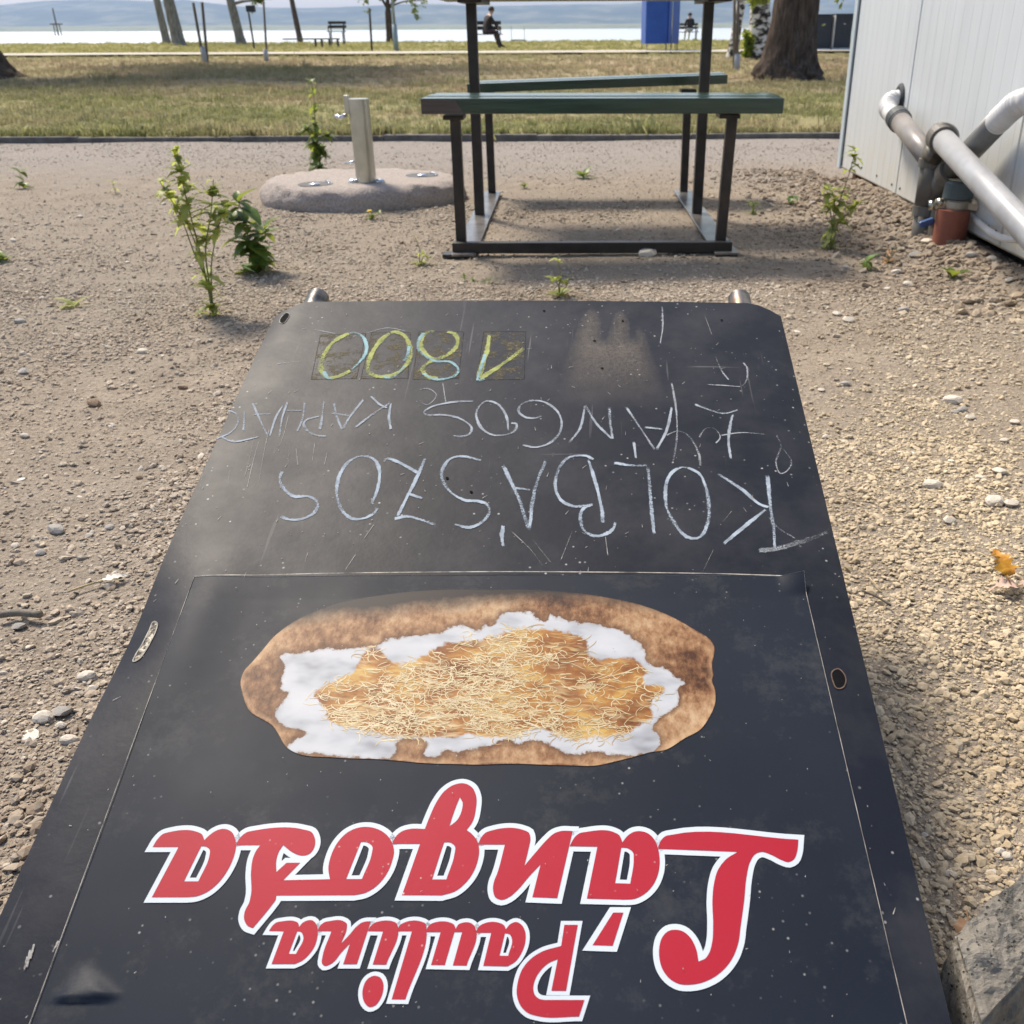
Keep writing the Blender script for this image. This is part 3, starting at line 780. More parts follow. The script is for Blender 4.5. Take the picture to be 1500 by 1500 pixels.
# frame tubes of both leaves
SLOPE = math.asin(SV.z)
BV = Vector((SV.x, SV.y, 0)).normalized()
RT = 0.0135
uL, uR = UV(456, 432).x, UV(1091, 450).x
for u in (uL, uR):
    a = SP0 + SU * u - SN * (0.0045 + RT) - SV * (SL - 0.01); b = a + SV * (SL - 0.01 + 0.041)
    mb = MB(); mb.tube([a, a.lerp(b, 0.5), b], RT, 20, cap=False)
    mb.tube([b, a.lerp(b, 0.6)], RT * 0.8, 20, cap=False)
    n = 20
    k = len(mb.v)
    o = mb.obj('leg_tube', M['tube_steel'], sign, smooth=True)
    ring = MB().tube([b - SV * 0.0005, b + SV * 0.0006], RT * 1.0, 20, cap=False)
    T = SV
    nr = SN; vs = []
    for q in range(20):
        an = 2 * math.pi * q / 20
        d = SU * math.cos(an) + SN * math.sin(an)
        vs += [b + d * RT, b + d * RT * 0.8]
    fs = [(2 * q, 2 * ((q + 1) % 20), 2 * ((q + 1) % 20) + 1, 2 * q + 1) for q in range(20)]
    MB().add(vs, fs).obj('tube_rim', M['rust'], sign)
hz0 = hinge - SN * 0.02
for u in (uL, uR):                                     # rear leaf lies on the gravel
    a = Vector((hz0.x, hz0.y, RT + 0.004)) + SU * u; b = a + BV * (SL + 0.03)
    MB().tube([a, b], RT, 16).obj('leg_tube', M['tube_steel'], sign, smooth=True)
hc = Vector((hz0.x, hz0.y, 0)) + BV * (SL * 0.5)
rotb = Matrix((SU, BV, Vector((0, 0, 1)))).transposed()
MB().box((hc.x, hc.y, 2 * RT + 0.008), (SW, SL - 0.02, 0.004), rotb).obj('rear_panel', M['sign_paint'], sign)
MB().tube([hinge - SN * 0.016 - SU * 0.27 - SV * 0.004, hinge - SN * 0.016 + SU * 0.27 - SV * 0.004], 0.012, 12).obj('hinge_bar', M['tube_steel'], sign, smooth=True)
for u in (uL, uR):
    p = Vector((hinge.x, hinge.y, 0)) + SU * u + BV * 0.012
    MB().box((p.x, p.y, hinge.z * 0.5 - 0.006), (0.016, 0.012, hinge.z - 0.012), rotb).obj('hinge_strap', M['tube_steel'], sign)

# ---- flat shapes on the sheet
def spline(pts, step=6.0):
    """closed outline; points with a third value are corners"""
    n = len(pts); P = [Vector(p[:2]) for p in pts]; cor = [len(p) > 2 for p in pts]
    out = []
    for i in range(n):
        p0, p1, p2, p3 = P[i - 1], P[i], P[(i + 1) % n], P[(i + 2) % n]
        c1, c2 = cor[i], cor[(i + 1) % n]
        L = (p2 - p1).length
        if c1 and c2: out.append(p1); continue
        k = max(2, min(10, int(L / step)))
        # tangents: smooth points use a chord-weighted tangent, corners aim at the neighbour
        def tan(a, b, c):
            l1, l2 = (b - a).length, (c - b).length
            if l1 < 1e-6 or l2 < 1e-6: return (c - a) * 0.5
            t = (b - a) / l1 * l2 / (l1 + l2) + (c - b) / l2 * l1 / (l1 + l2)
            return t.normalized() * L * 0.95
        t1 = (p2 - p1) * 1.0 if c1 else tan(p0, p1, p2)
        t2 = (p2 - p1) * 1.0 if c2 else tan(p1, p2, p3)
        for q in range(k):
            s = q / k
            out.append(p1 * (2 * s**3 - 3 * s**2 + 1) + t1 * (s**3 - 2 * s**2 + s) + p2 * (-2 * s**3 + 3 * s**2) + t2 * (s**3 - s**2))
    return out
def open_spline(pts, k=6):
    P = [Vector(p) for p in pts]
    if len(P) == 2: return [P[0].lerp(P[1], i / k) for i in range(k + 1)]
    out = []
    for i in range(len(P) - 1):
        p0 = P[i - 1] if i else P[0] * 2 - P[1]; p1, p2 = P[i], P[i + 1]
        p3 = P[i + 2] if i + 2 < len(P) else P[-1] * 2 - P[-2]
        for q in range(k):
            s = q / k
            out.append(0.5 * ((2 * p1) + (p2 - p0) * s + (2 * p0 - 5 * p1 + 4 * p2 - p3) * s * s + (3 * p1 - p0 - 3 * p2 + p3) * s**3))
    out.append(P[-1]); return out
def union_mesh(name, polys, lift):
    """polys: 2-D polygons in sheet units; one flat mesh of their union"""
    vs = []; fs = []
    for p in polys:
        ar = sum(p[i - 1][0] * p[i][1] - p[i][0] * p[i - 1][1] for i in range(len(p)))
        if abs(ar) < 1e-9: continue
        if ar < 0: p = p[::-1]
        b = len(vs); vs += [Vector(q) for q in p]; fs.append(list(range(b, b + len(p))))
    r = delaunay_2d_cdt(vs, [], fs, 1, 1e-6)
    me = bpy.data.meshes.new(name)
    VV = np.array([tuple(v) for v in r[0]]); FF = [tuple(f) for f in r[2]]
    cen = np.array([VV[list(f)].mean(0) for f in FF])
    keep = np.zeros(len(FF), bool)
    for f in fs:                                       # keep what really lies in one of the pieces
        P_ = np.array([tuple(vs[k]) for k in f]); ok = np.zeros(len(FF), bool)
        for k in range(len(P_)):
            a, b = P_[k - 1], P_[k]
            with np.errstate(divide='ignore', invalid='ignore'):
                cr = ((a[1] > cen[:, 1]) != (b[1] > cen[:, 1])) & (cen[:, 0] < (b[0] - a[0]) * (cen[:, 1] - a[1]) / (b[1] - a[1]) + a[0])
            ok ^= cr
        keep |= ok
    me.from_pydata([tuple(E(v, lift)) for v in r[0]], [], [f for f, k in zip(FF, keep) if k])
    me.update()
    return me
def fill_mesh(name, outer, holes, lift):
    L = [outer] + holes
    tris = tessellate_polygon([[Vector((p[0], p[1], 0)) for p in l] for l in L])
    vs = [E(p, lift) for l in L for p in l]
    me = bpy.data.meshes.new(name); me.from_pydata([tuple(v) for v in vs], [], [tuple(t) for t in tris]); me.update()
    bm = bmesh.new(); bm.from_mesh(me); bmesh.ops.recalc_face_normals(bm, faces=bm.faces)
    bm.normal_update()
    if bm.faces and sum(f.normal.dot(SN) for f in bm.faces) < 0: bmesh.ops.reverse_faces(bm, faces=bm.faces)
    bm.to_mesh(me); bm.free()
    return me
def outline_polys(loop, d, closed=True):
    n = len(loop); polys = []
    L = [Vector(p) for p in loop]
    # drop doubled points
    M2 = []
    for p in L:
        if not M2 or (p - M2[-1]).length > 1e-5: M2.append(p)
    if closed and (M2[0] - M2[-1]).length < 1e-5: M2.pop()
    L = M2; n = len(L)
    def nrm(a, b):
        t = (b - a).normalized(); return Vector((-t.y, t.x))
    rng_ = range(n) if closed else range(n - 1)
    for i in rng_:
        a, b = L[i], L[(i + 1) % n]; nn = nrm(a, b) * d
        polys.append([a - nn, b - nn, b + nn, a + nn])
    for i in (range(n) if closed else range(1, n - 1)):
        a, b, c = L[i - 1], L[i], L[(i + 1) % n]
        n1, n2 = nrm(a, b), nrm(b, c)
        cr = n1.x * n2.y - n1.y * n2.x
        s = -1 if cr > 0 else 1
        m = n1 + n2
        if m.length < 0.35 or abs(cr) < 1e-4: continue
        mt = m.normalized() * (d / max(0.3, m.normalized().dot(n1)))
        polys.append([b, b + n1 * d * s, b + mt * s, b + n2 * d * s])
    return polys
def crop(ox, oy, k):
    return lambda pts: [(ox + p[0] / k, oy + p[1] / k, *p[2:]) for p in pts]
c1 = crop(205, 1195, 5); c2 = crop(470, 1135, 5); c3 = crop(690, 1200, 5); c4 = crop(930, 1200, 1500 / 260)
c5 = crop(385, 1335, 6.25); c6 = crop(600, 1335, 1500 / 280)
z1 = crop(280, 380, 3); z2 = crop(740, 380, 3); z3 = crop(330, 820, 3.75); z4 = crop(690, 820, 3.75); z6 = crop(430, 470, 1500 / 370)
K = 1
# poster: a printed sheet on the panel, with a lifted bubble near its lower left
def poster():
    TL, TR, BR, BL = UV(286, 849), UV(1175, 847), UV(1327, 1500), UV(46, 1500)
    ext = (BL.y + SL - 0.012) / (TL.y - BL.y)
    BL2 = BL + (BL - TL) * ext; BR2 = BR + (BR - TR) * ext
    bub = UV(128, 1448)
    nu, nv = 170, 230
    tA, tB, tC = UV(124, 1398), UV(82, 1466), UV(172, 1461)
    tden = (tB.y - tC.y) * (tA.x - tC.x) + (tC.x - tB.x) * (tA.y - tC.y)
    vs = []; fs = []
    for j in range(nv + 1):
        for i in range(nu + 1):
            a, b = i / nu, j / nv
            p = BL2.lerp(BR2, a).lerp(TL.lerp(TR, a), b)
            if b > 0.9: p = p + Vector((0, 0.004 * (1 - (2 * a - 1) ** 2) * (b - 0.9) / 0.1))
            d = (p - bub)
            l1 = ((tB.y - tC.y) * (p.x - tC.x) + (tC.x - tB.x) * (p.y - tC.y)) / tden
            l2 = ((tC.y - tA.y) * (p.x - tC.x) + (tA.x - tC.x) * (p.y - tC.y)) / tden
            l3 = 1 - l1 - l2
            bb = max(0.0, min(1.0, (min(l2, l3) + 0.12) / 0.34)) * max(0.0, min(1.0, (l1 + 0.08) / 0.08)) * max(0.0, 1 - max(0, l1)) ** 1.2
            lift = 0.0010 + 0.0030 * bb * bb * (3 - 2 * bb)
            lift += 0.0010 * max(0, 1 - abs(b - 1) / 0.05) * (0.6 + 0.4 * math.sin(a * 9))
            if a > 0.96 and b > 0.96: lift += 0.008 * (a - 0.96) / 0.04 * (b - 0.96) / 0.04
            vs.append(E(p, lift))
    for j in range(nv):
        for i in range(nu):
            k = j * (nu + 1) + i
            fs.append((k, k + 1, k + nu + 2, k + nu + 1))
    # visible paper edge
    rim = [j * (nu + 1) for j in range(nv + 1)] + [nv * (nu + 1) + i for i in range(1, nu + 1)] + [j * (nu + 1) + nu for j in range(nv - 1, -1, -1)]
    mb = MB(); mb.add(vs, fs)
    me = mb.mesh('poster', smooth=True); me.materials.append(M['poster'])
    o = sheet_obj('poster', me, sign)
    eb = MB(); ev = []
    for k in rim:
        ev += [vs[k] + SN * 0.0003, vs[k] - SN * 0.0012]
    eb.add(ev, [(2 * i, 2 * i + 1, 2 * i + 3, 2 * i + 2) for i in range(len(rim) - 1)])
    # thin worn white line along the edge
    ln = [UV(286, 849), UV(450, 843), UV(740, 838), UV(1000, 841), UV(1175, 847)]
    return o, eb, [BL2, TL, TR, BR2]
poster_o, eb, PC = poster()
PL = 0.0015
eo = sheet_obj('poster_edge', eb.mesh('poster_edge'), sign); eo.data.materials.append(M['offwhite'])
eo.parent = poster_o; eo.matrix_parent_inverse = Matrix.Identity(4); eo.matrix_basis = Matrix.Identity(4)
pp = []
TLq = [UV(*p) for p in ((287, 848), (450, 842), (600, 839.5), (740, 838.5), (900, 839.5), (1050, 842), (1175, 846.5))]
pp += outline_polys(open_spline(TLq), 0.0005, False) + outline_polys([PC[0], PC[1]], 0.00022, False) + outline_polys([PC[3], PC[2]], 0.00018, False)
o = sheet_obj('worn_edge', union_mesh('worn_edge', pp, PL + 0.0007), poster_o); o.data.materials.append(M['worn'])

def letter(name, outer, holes, dpx, label=None):
    out = [UV(*p[:2]) for p in spline(outer, 3)]
    hs = [[UV(*p[:2]) for p in spline(h, 3)] for h in holes]
    d = dpx * SW / 1230.0
    pl = outline_polys(out, d)
    for h in hs: pl += outline_polys(h, d * 0.72)
    wo = sheet_obj('letter_outline', union_mesh('letter_outline', pl, PL), poster_o); wo.data.materials.append(M['white'])
    ro = sheet_obj('letter', fill_mesh('letter', out, hs, PL + 0.0002), poster_o); ro.data.materials.append(M['red'])
    if label: ro['label'] = label
A1 = 7.3
letter('a', c1([(100, 240, K), (130, 190), (175, 145), (225, 130), (420, 128), (462, 148), (478, 190, K), (520, 150), (570, 118), (630, 108), (680, 132), (706, 190), (710, 240), (695, 310),
               (650, 410), (585, 500), (500, 570), (420, 602), (355, 608, K), (95, 608, K), (290, 240, K)]),
       [c1([(455, 236, K), (492, 238), (519, 262), (516, 300), (435, 492, K), (330, 492, K)])], A1)
so = c1([(712, 215, K), (740, 172), (790, 132), (845, 120), (1210, 115), (1262, 132), (1287, 180), (1284, 240), (1250, 290), (1190, 305), (1130, 285), (1055, 228, K), (1022, 280), (1005, 340),
         (1005, 425, K), (1080, 357, K), (1180, 357, K), (1055, 485, K)]) \
    + c2([(72, 778, K), (60, 700), (78, 610), (130, 505), (200, 435), (280, 400), (360, 396), (440, 420), (495, 462), (528, 515), (540, 570), (525, 650), (480, 750), (410, 830), (330, 878), (250, 895, K)]) \
    + c1([(1005, 597, K), (1000, 630), (980, 658), (835, 835, K), (800, 822), (770, 770), (776, 710), (806, 650), (820, 590), (820, 420), (832, 330), (855, 272), (888, 228, K), (712, 228, K)])
letter('so', so, [c2([(298, 506, K), (342, 508), (382, 540), (378, 585), (305, 777, K), (190, 777, K)])], A1)
letter('g', c2([(530, 505, K), (548, 472), (592, 430), (655, 410), (765, 410, K), (800, 320), (850, 212), (910, 130), (980, 85), (1050, 75), (1110, 105), (1140, 170), (1138, 260), (1112, 360), (1070, 418, K),
               (1112, 450), (1152, 510), (1162, 570), (1152, 640), (1122, 722), (1068, 800), (990, 865), (890, 897, K), (598, 895, K), (730, 520, K), (530, 520, K)]),
       [c2([(1020, 178, K), (1040, 215), (1035, 270), (1000, 345), (945, 390, K), (970, 310), (995, 240)]),
        c2([(905, 510, K), (948, 509), (986, 540), (982, 590), (922, 780, K), (818, 780, K)])], A1)
letter('n', c3([(55, 195, K), (70, 158), (105, 115), (165, 93), (385, 93), (425, 112), (436, 150), (425, 220), (392, 355, K), (480, 250), (560, 160), (610, 117), (660, 100), (745, 100, K), (632, 592, K),
               (450, 585, K), (510, 345, K), (430, 430), (340, 535), (280, 585), (225, 605), (180, 586), (163, 535), (170, 470), (190, 420), (250, 200, K), (55, 200, K)]), [], A1)
letter('a', c3([(735, 185, K), (755, 150), (795, 116), (845, 106), (1040, 106), (1085, 130), (1108, 182, K), (1140, 140), (1190, 106), (1235, 100), (1300, 120), (1345, 168), (1370, 235), (1380, 305), (1372, 400),
               (1335, 490), (1270, 560), (1195, 597), (1130, 602, K), (848, 595, K), (925, 215, K), (722, 212, K)]),
       [c3([(1100, 222, K), (1142, 225), (1186, 258), (1190, 305), (1165, 485, K), (1055, 482, K)])], A1)
letter('accent', c3([(1040, 697, K), (1115, 697, K), (1037, 940, K), (890, 935, K)]), [], A1)
letter('l', c4([(195, 250, K), (215, 200), (252, 160), (315, 145), (1378, 185, K), (1366, 290), (1340, 352), (1295, 375), (1240, 360), (1150, 315), (1060, 290), (1012, 310), (970, 375), (942, 490), (920, 700), (890, 920),
               (870, 1060), (830, 1170), (760, 1270), (670, 1345), (560, 1395), (460, 1412), (370, 1405), (290, 1360), (230, 1280), (205, 1190), (205, 1090), (230, 1010), (280, 960), (345, 948), (410, 965),
               (470, 1020), (515, 1110), (535, 1215, K), (592, 1190), (626, 1140), (650, 1050), (658, 900), (652, 700), (665, 560), (700, 440), (770, 350), (865, 290, K), (198, 265, K)]), [], 7.6)
A2 = 5.2
letter('a', c5([(65, 195, K), (90, 155), (130, 118), (180, 108), (300, 106), (330, 120), (340, 160, K), (370, 122), (420, 98), (465, 100), (498, 135), (510, 190), (505, 260), (480, 340), (430, 412), (370, 466), (300, 498, K), (88, 498, K), (200, 198, K)]),
       [c5([(322, 200, K), (358, 205), (376, 238), (312, 405, K), (245, 405, K)])], A2)
letter('n', c5([(512, 185, K), (530, 150), (570, 116), (615, 106), (745, 106), (775, 128), (776, 165), (722, 312, K), (800, 230), (870, 150), (920, 116), (965, 108), (995, 108, K), (868, 500, K), (742, 500, K),
               (805, 310, K), (720, 400), (660, 475), (610, 508), (570, 515), (548, 490), (552, 440), (635, 198, K), (512, 198, K)]), [], A2)
letter('i', c5([(985, 160, K), (1020, 126), (1065, 110), (1200, 110), (1230, 125), (1242, 165), (1135, 505, K), (1012, 503, K), (1107, 200, K), (968, 198, K)]), [], A2)
letter('dot', c5([(1030, 605), (1080, 620), (1110, 680), (1108, 740), (1080, 820), (1030, 880), (985, 892), (940, 855), (918, 780), (925, 710), (960, 640), (1000, 612)]), [], A2)
letter('l', c5([(1240, 175, K), (1265, 140), (1320, 112), (1460, 112), (1496, 130), (1502, 170), (1310, 822, K), (1185, 820, K), (1370, 200, K), (1238, 198, K)]), [], A2)
letter('u', c6([(135, 160, K), (160, 120), (200, 102), (320, 102), (352, 118), (365, 152, K), (385, 118), (425, 102), (480, 105), (512, 128), (525, 165), (450, 440, K), (342, 438, K), (415, 178, K), (355, 178, K),
               (280, 436, K), (172, 434, K), (247, 178, K), (130, 178, K)]), [], A2)
letter('a', c6([(528, 165, K), (550, 130), (590, 108), (710, 106), (745, 125), (757, 155, K), (790, 116), (840, 98), (885, 125), (910, 180), (910, 250), (880, 340), (830, 410), (770, 446, K), (580, 442, K), (643, 183, K), (522, 183, K)]),
       [c6([(750, 187, K), (788, 195), (803, 225), (775, 363, K), (708, 362, K)])], A2)
letter('p', c6([(1215, 120, K), (1320, 120, K), (1228, 637, K), (1113, 636, K), (1163, 390, K), (1100, 415), (1040, 465), (990, 540), (972, 620), (985, 670), (1020, 700), (1060, 708, K), (1372, 708, K), (1330, 838, K),
               (1010, 835), (930, 810), (870, 750), (842, 660), (850, 570), (890, 460), (960, 380), (1040, 330), (1190, 285, K)]), [], A2)

# printed picture of the fried bread
def print_layer(name, pts, mat, lift, jag=0.0, seed=1):
    loop = [Vector(p[:2]) for p in spline(pts, 4)]
    r = random.Random(seed)
    if jag: loop = [p + Vector((r.gauss(0, jag), r.gauss(0, jag))) for p in loop]
    me = fill_mesh(name, [UV(*p) for p in loop], [], lift)
    me.materials.append(mat)
    return me, loop
crust_pts = z3([(85, 680), (105, 615), (150, 565), (205, 500), (262, 432), (350, 360), (560, 260), (900, 190), (1200, 165), (1440, 165)]) \
    + z4([(300, 165), (700, 200), (950, 255), (1080, 305), (1200, 370), (1335, 475), (1325, 600), (1334, 638, K), (1325, 662), (1341, 720), (1340, 800), (1310, 870), (1260, 940), (1180, 985), (1060, 1055),
          (990, 1065), (900, 1090), (800, 1115), (700, 1138), (500, 1138), (200, 1130)]) \
    + z3([(1400, 1135), (1230, 1131), (1160, 1130), (850, 1105), (600, 1095), (380, 1065), (340, 1040), (290, 960), (270, 930), (130, 830), (95, 740)])
cream_pts = z3([(290, 530), (400, 515), (530, 490), (700, 480), (850, 470), (880, 442), (970, 425), (1120, 405), (1200, 395), (1290, 350), (1340, 372), (1420, 366), (1440, 345)]) \
    + z4([(100, 362), (160, 310), (270, 285), (340, 295), (360, 330), (408, 333), (420, 305), (500, 315), (600, 350), (700, 365), (820, 385), (900, 440), (950, 500), (970, 560), (1080, 600), (1110, 650), (1185, 685, K),
          (1140, 720), (1140, 800), (1080, 850), (1000, 925), (1040, 980), (1040, 1030), (1000, 1060), (900, 1085), (780, 1080), (650, 1070), (550, 1080), (470, 1060), (400, 1020), (350, 1000), (280, 1020), (200, 1005), (100, 1030)]) \
    + z3([(1400, 1045), (1300, 1060), (1200, 1070), (1160, 1095), (1100, 1085), (1100, 1012), (1040, 995), (960, 1010), (945, 1070), (850, 1100), (700, 1095), (500, 1085), (350, 1040), (440, 950, K), (360, 935), (300, 910), (270, 870), (310, 790), (335, 745), (310, 720), (312, 600)])
gold_pts = z3([(490, 750), (560, 690), (700, 620), (760, 510), (850, 490), (920, 550), (1000, 560), (1160, 480), (1330, 440), (1440, 420)]) \
    + z4([(200, 400), (300, 370), (420, 380), (560, 400), (640, 460), (650, 520), (760, 540), (900, 555), (960, 600), (960, 680), (1060, 710), (1000, 790), (1000, 880), (930, 930), (880, 960), (800, 980), (700, 990), (560, 1000), (440, 960), (330, 960), (200, 990)]) \
    + z3([(1300, 975), (1180, 980), (1000, 990), (830, 970), (700, 940), (620, 910), (560, 870), (510, 800)])
def sdf(X, Y, loop):
    """signed distance to a closed outline in photo pixels, positive inside"""
    D = np.full(X.shape, 1e9); ins = np.zeros(X.shape, bool)
    for i in range(len(loop)):
        a, b = loop[i - 1], loop[i]
        dx, dy = b[0] - a[0], b[1] - a[1]; l2 = dx * dx + dy * dy
        if l2 < 1e-9: continue
        t = np.clip(((X - a[0]) * dx + (Y - a[1]) * dy) / l2, 0, 1)
        D = np.minimum(D, (X - a[0] - t * dx) ** 2 + (Y - a[1] - t * dy) ** 2)
        if a[1] != b[1]:
            ins ^= ((a[1] > Y) != (b[1] > Y)) & (X < dx * (Y - a[1]) / dy + a[0])
    return np.sqrt(D) * np.where(ins, 1, -1)
def bread():
    """the printed photograph: one sheet, its picture mixed from three shapes"""
    step = 2.2
    xs_ = np.arange(345, 1056, step); ys_ = np.arange(858, 1130, step)
    X, Y = np.meshgrid(xs_, ys_)
    lc, lw, lg = ([tuple(p[:2]) for p in spline(q, 4)] for q in (crust_pts, cream_pts, gold_pts))
    dc, dw, dg = sdf(X, Y, lc), sdf(X, Y, lw), sdf(X, Y, lg)
    burnline = np.interp(X, (330, 400, 470, 560, 660, 760, 860, 960, 1060), (955, 928, 912, 902, 893, 884, 884, 898, 932))
    burn = np.clip((burnline - Y) / 44 + 0.45, 0, 1)
    keep = dc > -4
    ids = -np.ones(X.shape, int); ids[keep] = np.arange(keep.sum())
    vs = [tuple(E(UV(x, y), PL)) for x, y in zip(X[keep], Y[keep])]
    f = np.stack([ids[:-1, :-1], ids[1:, :-1], ids[1:, 1:], ids[:-1, 1:]], -1).reshape(-1, 4)
    f = f[(f >= 0).all(1)]
    me = bpy.data.meshes.new('bread_print'); me.from_pydata(vs, [], f.tolist())
    for nm, d in (('d_crust', dc / 10), ('d_cream', dw / 10), ('d_gold', dg / 10), ('burn', burn)):
        at = me.attributes.new(nm, 'FLOAT', 'POINT'); at.data.foreach_set('value', d[keep].astype(np.float32))
    n = NT('bread_print')
    v = n.coord('Object')
    def att(nm):
        a = n.node('Attribute'); a.attribute_name = nm; return a.outputs['Fac']
    def jit(sc, amp, det=5): return n.math('MULTIPLY', n.math('SUBTRACT', n.noise(v, sc, det, 0.65), 0.5), amp)
    # dough: blistered, streaky, lighter towards the rim
    big = n.noise(v, 14, 5, 0.65); fine = n.noise(n.coord('Object', (1.4, 0.8, 1)), 120, 6, 0.75)
    tone = n.math('ADD', n.math('MULTIPLY', big, 0.62), n.math('MULTIPLY', fine, 0.38))
    crust = n.ramp(tone, [(0.38, (0.05, 0.02, 0.009)), (0.45, (0.15, 0.068, 0.03)), (0.51, (0.26, 0.145, 0.072)), (0.58, (0.37, 0.245, 0.14)), (0.68, (0.46, 0.345, 0.225))])
    dcr = att('d_crust')
    crust = n.mix(n.ramp(n.math('ADD', dcr, jit(40, 1.5)), [(0.05, 0.0), (0.25, 0.35), (0.9, 0.0)]), crust, (0.44, 0.28, 0.15))
    crust = n.mix(n.ramp(n.math('ADD', att('burn'), jit(30, 0.7)), [(0.3, 0.0), (0.85, 1.0)]), crust, (0.016, 0.012, 0.013))
    # toasted shade round the cream
    wj = n.math('ADD', att('d_cream'), n.math('ADD', jit(45, 2.4), jit(170, 1.3)))
    crust = n.mix(n.ramp(n.math('MULTIPLY', wj, -1.0), [(0.0, 0.75), (0.9, 0.0)]), crust, (0.07, 0.025, 0.01))
    cr1 = n.noise(n.coord('Object', (1, 1.8, 1)), 20, 3, 0.5)
    cream = n.ramp(cr1, [(0.3, (0.17, 0.17, 0.185)), (0.4, (0.29, 0.305, 0.33)), (0.5, (0.37, 0.385, 0.41)), (0.68, (0.43, 0.44, 0.46))])
    cream = n.mix(n.ramp(wj, [(0.0, 0.8), (0.5, 0.0)]), cream, (0.27, 0.25, 0.23))
    c = n.mix(n.ramp(wj, [(0.0, 0.0), (0.22, 1.0)]), crust, cream)
    # golden melted middle
    gj = n.math('ADD', att('d_gold'), n.math('ADD', jit(40, 2.6), jit(170, 1.4)))
    g1 = n.noise(n.coord('Object', (1, 1.7, 1)), 22, 6, 0.65)
    gold = n.ramp(g1, [(0.34, (0.10, 0.032, 0.010)), (0.45, (0.20, 0.075, 0.02)), (0.54, (0.30, 0.14, 0.035)), (0.62, (0.40, 0.25, 0.07)), (0.72, (0.47, 0.34, 0.12))])
    # shredded cheese as fine crossing streaks
    for k, (rot, sc, lo) in enumerate(((0.2, (14, 150, 1), 0.54), (-0.35, (16, 170, 1), 0.55), (0.9, (20, 140, 1), 0.57), (-1.0, (20, 150, 1), 0.58))):
        mp = n.node('Mapping'); mp.inputs['Rotation'].default_value = (0, 0, rot); mp.inputs['Scale'].default_value = sc; mp.inputs['Location'].default_value = (k * 3.1, k * 1.7, k * 5.0)
        tc = n.node('TexCoord'); wv = n.node('VectorMath', operation='ADD')
        dn = n.node('VectorMath', operation='SCALE'); dn.inputs['Scale'].default_value = 0.012
        n.ln(n.noise(v, 60, 2, 0.5, 'Color'), dn.inputs[0]); n.ln(tc.outputs['Object'], wv.inputs[0]); n.ln(dn.outputs[0], wv.inputs[1])
        n.ln(wv.outputs[0], mp.inputs['Vector'])
        sn = n.noise(mp.outputs[0], 1.4, 2, 0.5)
        patch = n.ramp(n.noise(v, 18 + 5 * k, 3, 0.6), [(0.48, 0.0), (0.64, 0.8)])
        gold = n.mix(n.math('MULTIPLY', n.ramp(sn, [(lo, 0.0), (lo + 0.05, 0.85)]), patch), gold, ((0.52, 0.42, 0.22), (0.5, 0.38, 0.17), (0.56, 0.47, 0.29), (0.46, 0.34, 0.15))[k])
    c = n.mix(n.ramp(gj, [(-0.05, 0.0), (0.4, 1.0)]), c, gold)
    tr = n.node('BsdfTransparent'); mx = n.node('MixShader')
    n.ln(n.ramp(dcr, [(0.0, 0.0), (0.08, 1.0)]), mx.inputs[0]); n.ln(tr.outputs[0], mx.inputs[1])
    n.ln(n.bsdf(c, 0.5, spec=0.18), mx.inputs[2])
    me.materials.append(n.done(mx.outputs[0]))
    sheet_obj('bread_print', me, poster_o)
    return [Vector(p) for p in lg]
gold_loop = bread()
def cheese():
    r = random.Random(12); vs = []; fs = []; tone = []
    gl = gold_loop
    xs_ = [p.x for p in gl]; ys_ = [p.y for p in gl]
    g = np.random.default_rng(5)
    QX = g.uniform(min(xs_) - 6, max(xs_) + 4, 14000); QY = g.uniform(min(ys_) - 4, max(ys_) + 6, 14000)
    dd = sdf(QX, QY, [tuple(p) for p in gl]); dens = fbm(QX / 75.0, QY / 38.0, 3, 14)
    cnt = 0
    for qx, qy, dq, de in zip(QX, QY, dd, dens):
        if cnt >= 2000: break
        if dq < -5 or (dq < 2 and r.random() > 0.3): continue
        if de < 0.47 and r.random() > 0.14: continue
        L = r.uniform(8, 30); a = r.gauss(0, 0.6) + (math.pi if r.random() < 0.5 else 0); bend = r.gauss(0, 0.06); wd = r.uniform(0.32, 0.68)
        p = Vector((qx, qy)); pts = []
        for k in range(7):
            pts.append(p.copy()); a += bend * L / 5 + r.gauss(0, 0.16)
            p = p + Vector((math.cos(a), math.sin(a) * 0.62)) * (L / 6)
        lift = PL + 0.00012 + 3e-6 * (cnt % 50); b = len(vs); tn = min(1, max(0, r.gauss(0.6, 0.25)))
        for k, s_ in enumerate(pts):
            d = (pts[min(6, k + 1)] - pts[max(0, k - 1)]).normalized(); n_ = Vector((-d.y, d.x)) * wd * (0.4 if k in (0, 6) else 1)
            for sg in (-1, 1):
                vs.append(E(UV(*(s_ + n_ * sg)), lift)); tone.append(tn)
        for k in range(6): fs.append((b + 2 * k, b + 2 * k + 2, b + 2 * k + 3, b + 2 * k + 1))
        cnt += 1
    mb = MB(); mb.add(vs, fs); me = mb.mesh('cheese_print'); me.materials.append(M['cheese'])
    at = me.attributes.new('tone', 'FLOAT', 'POINT'); at.data.foreach_set('value', tone)
    stuff(sheet_obj('cheese_print', me, poster_o))
cheese()

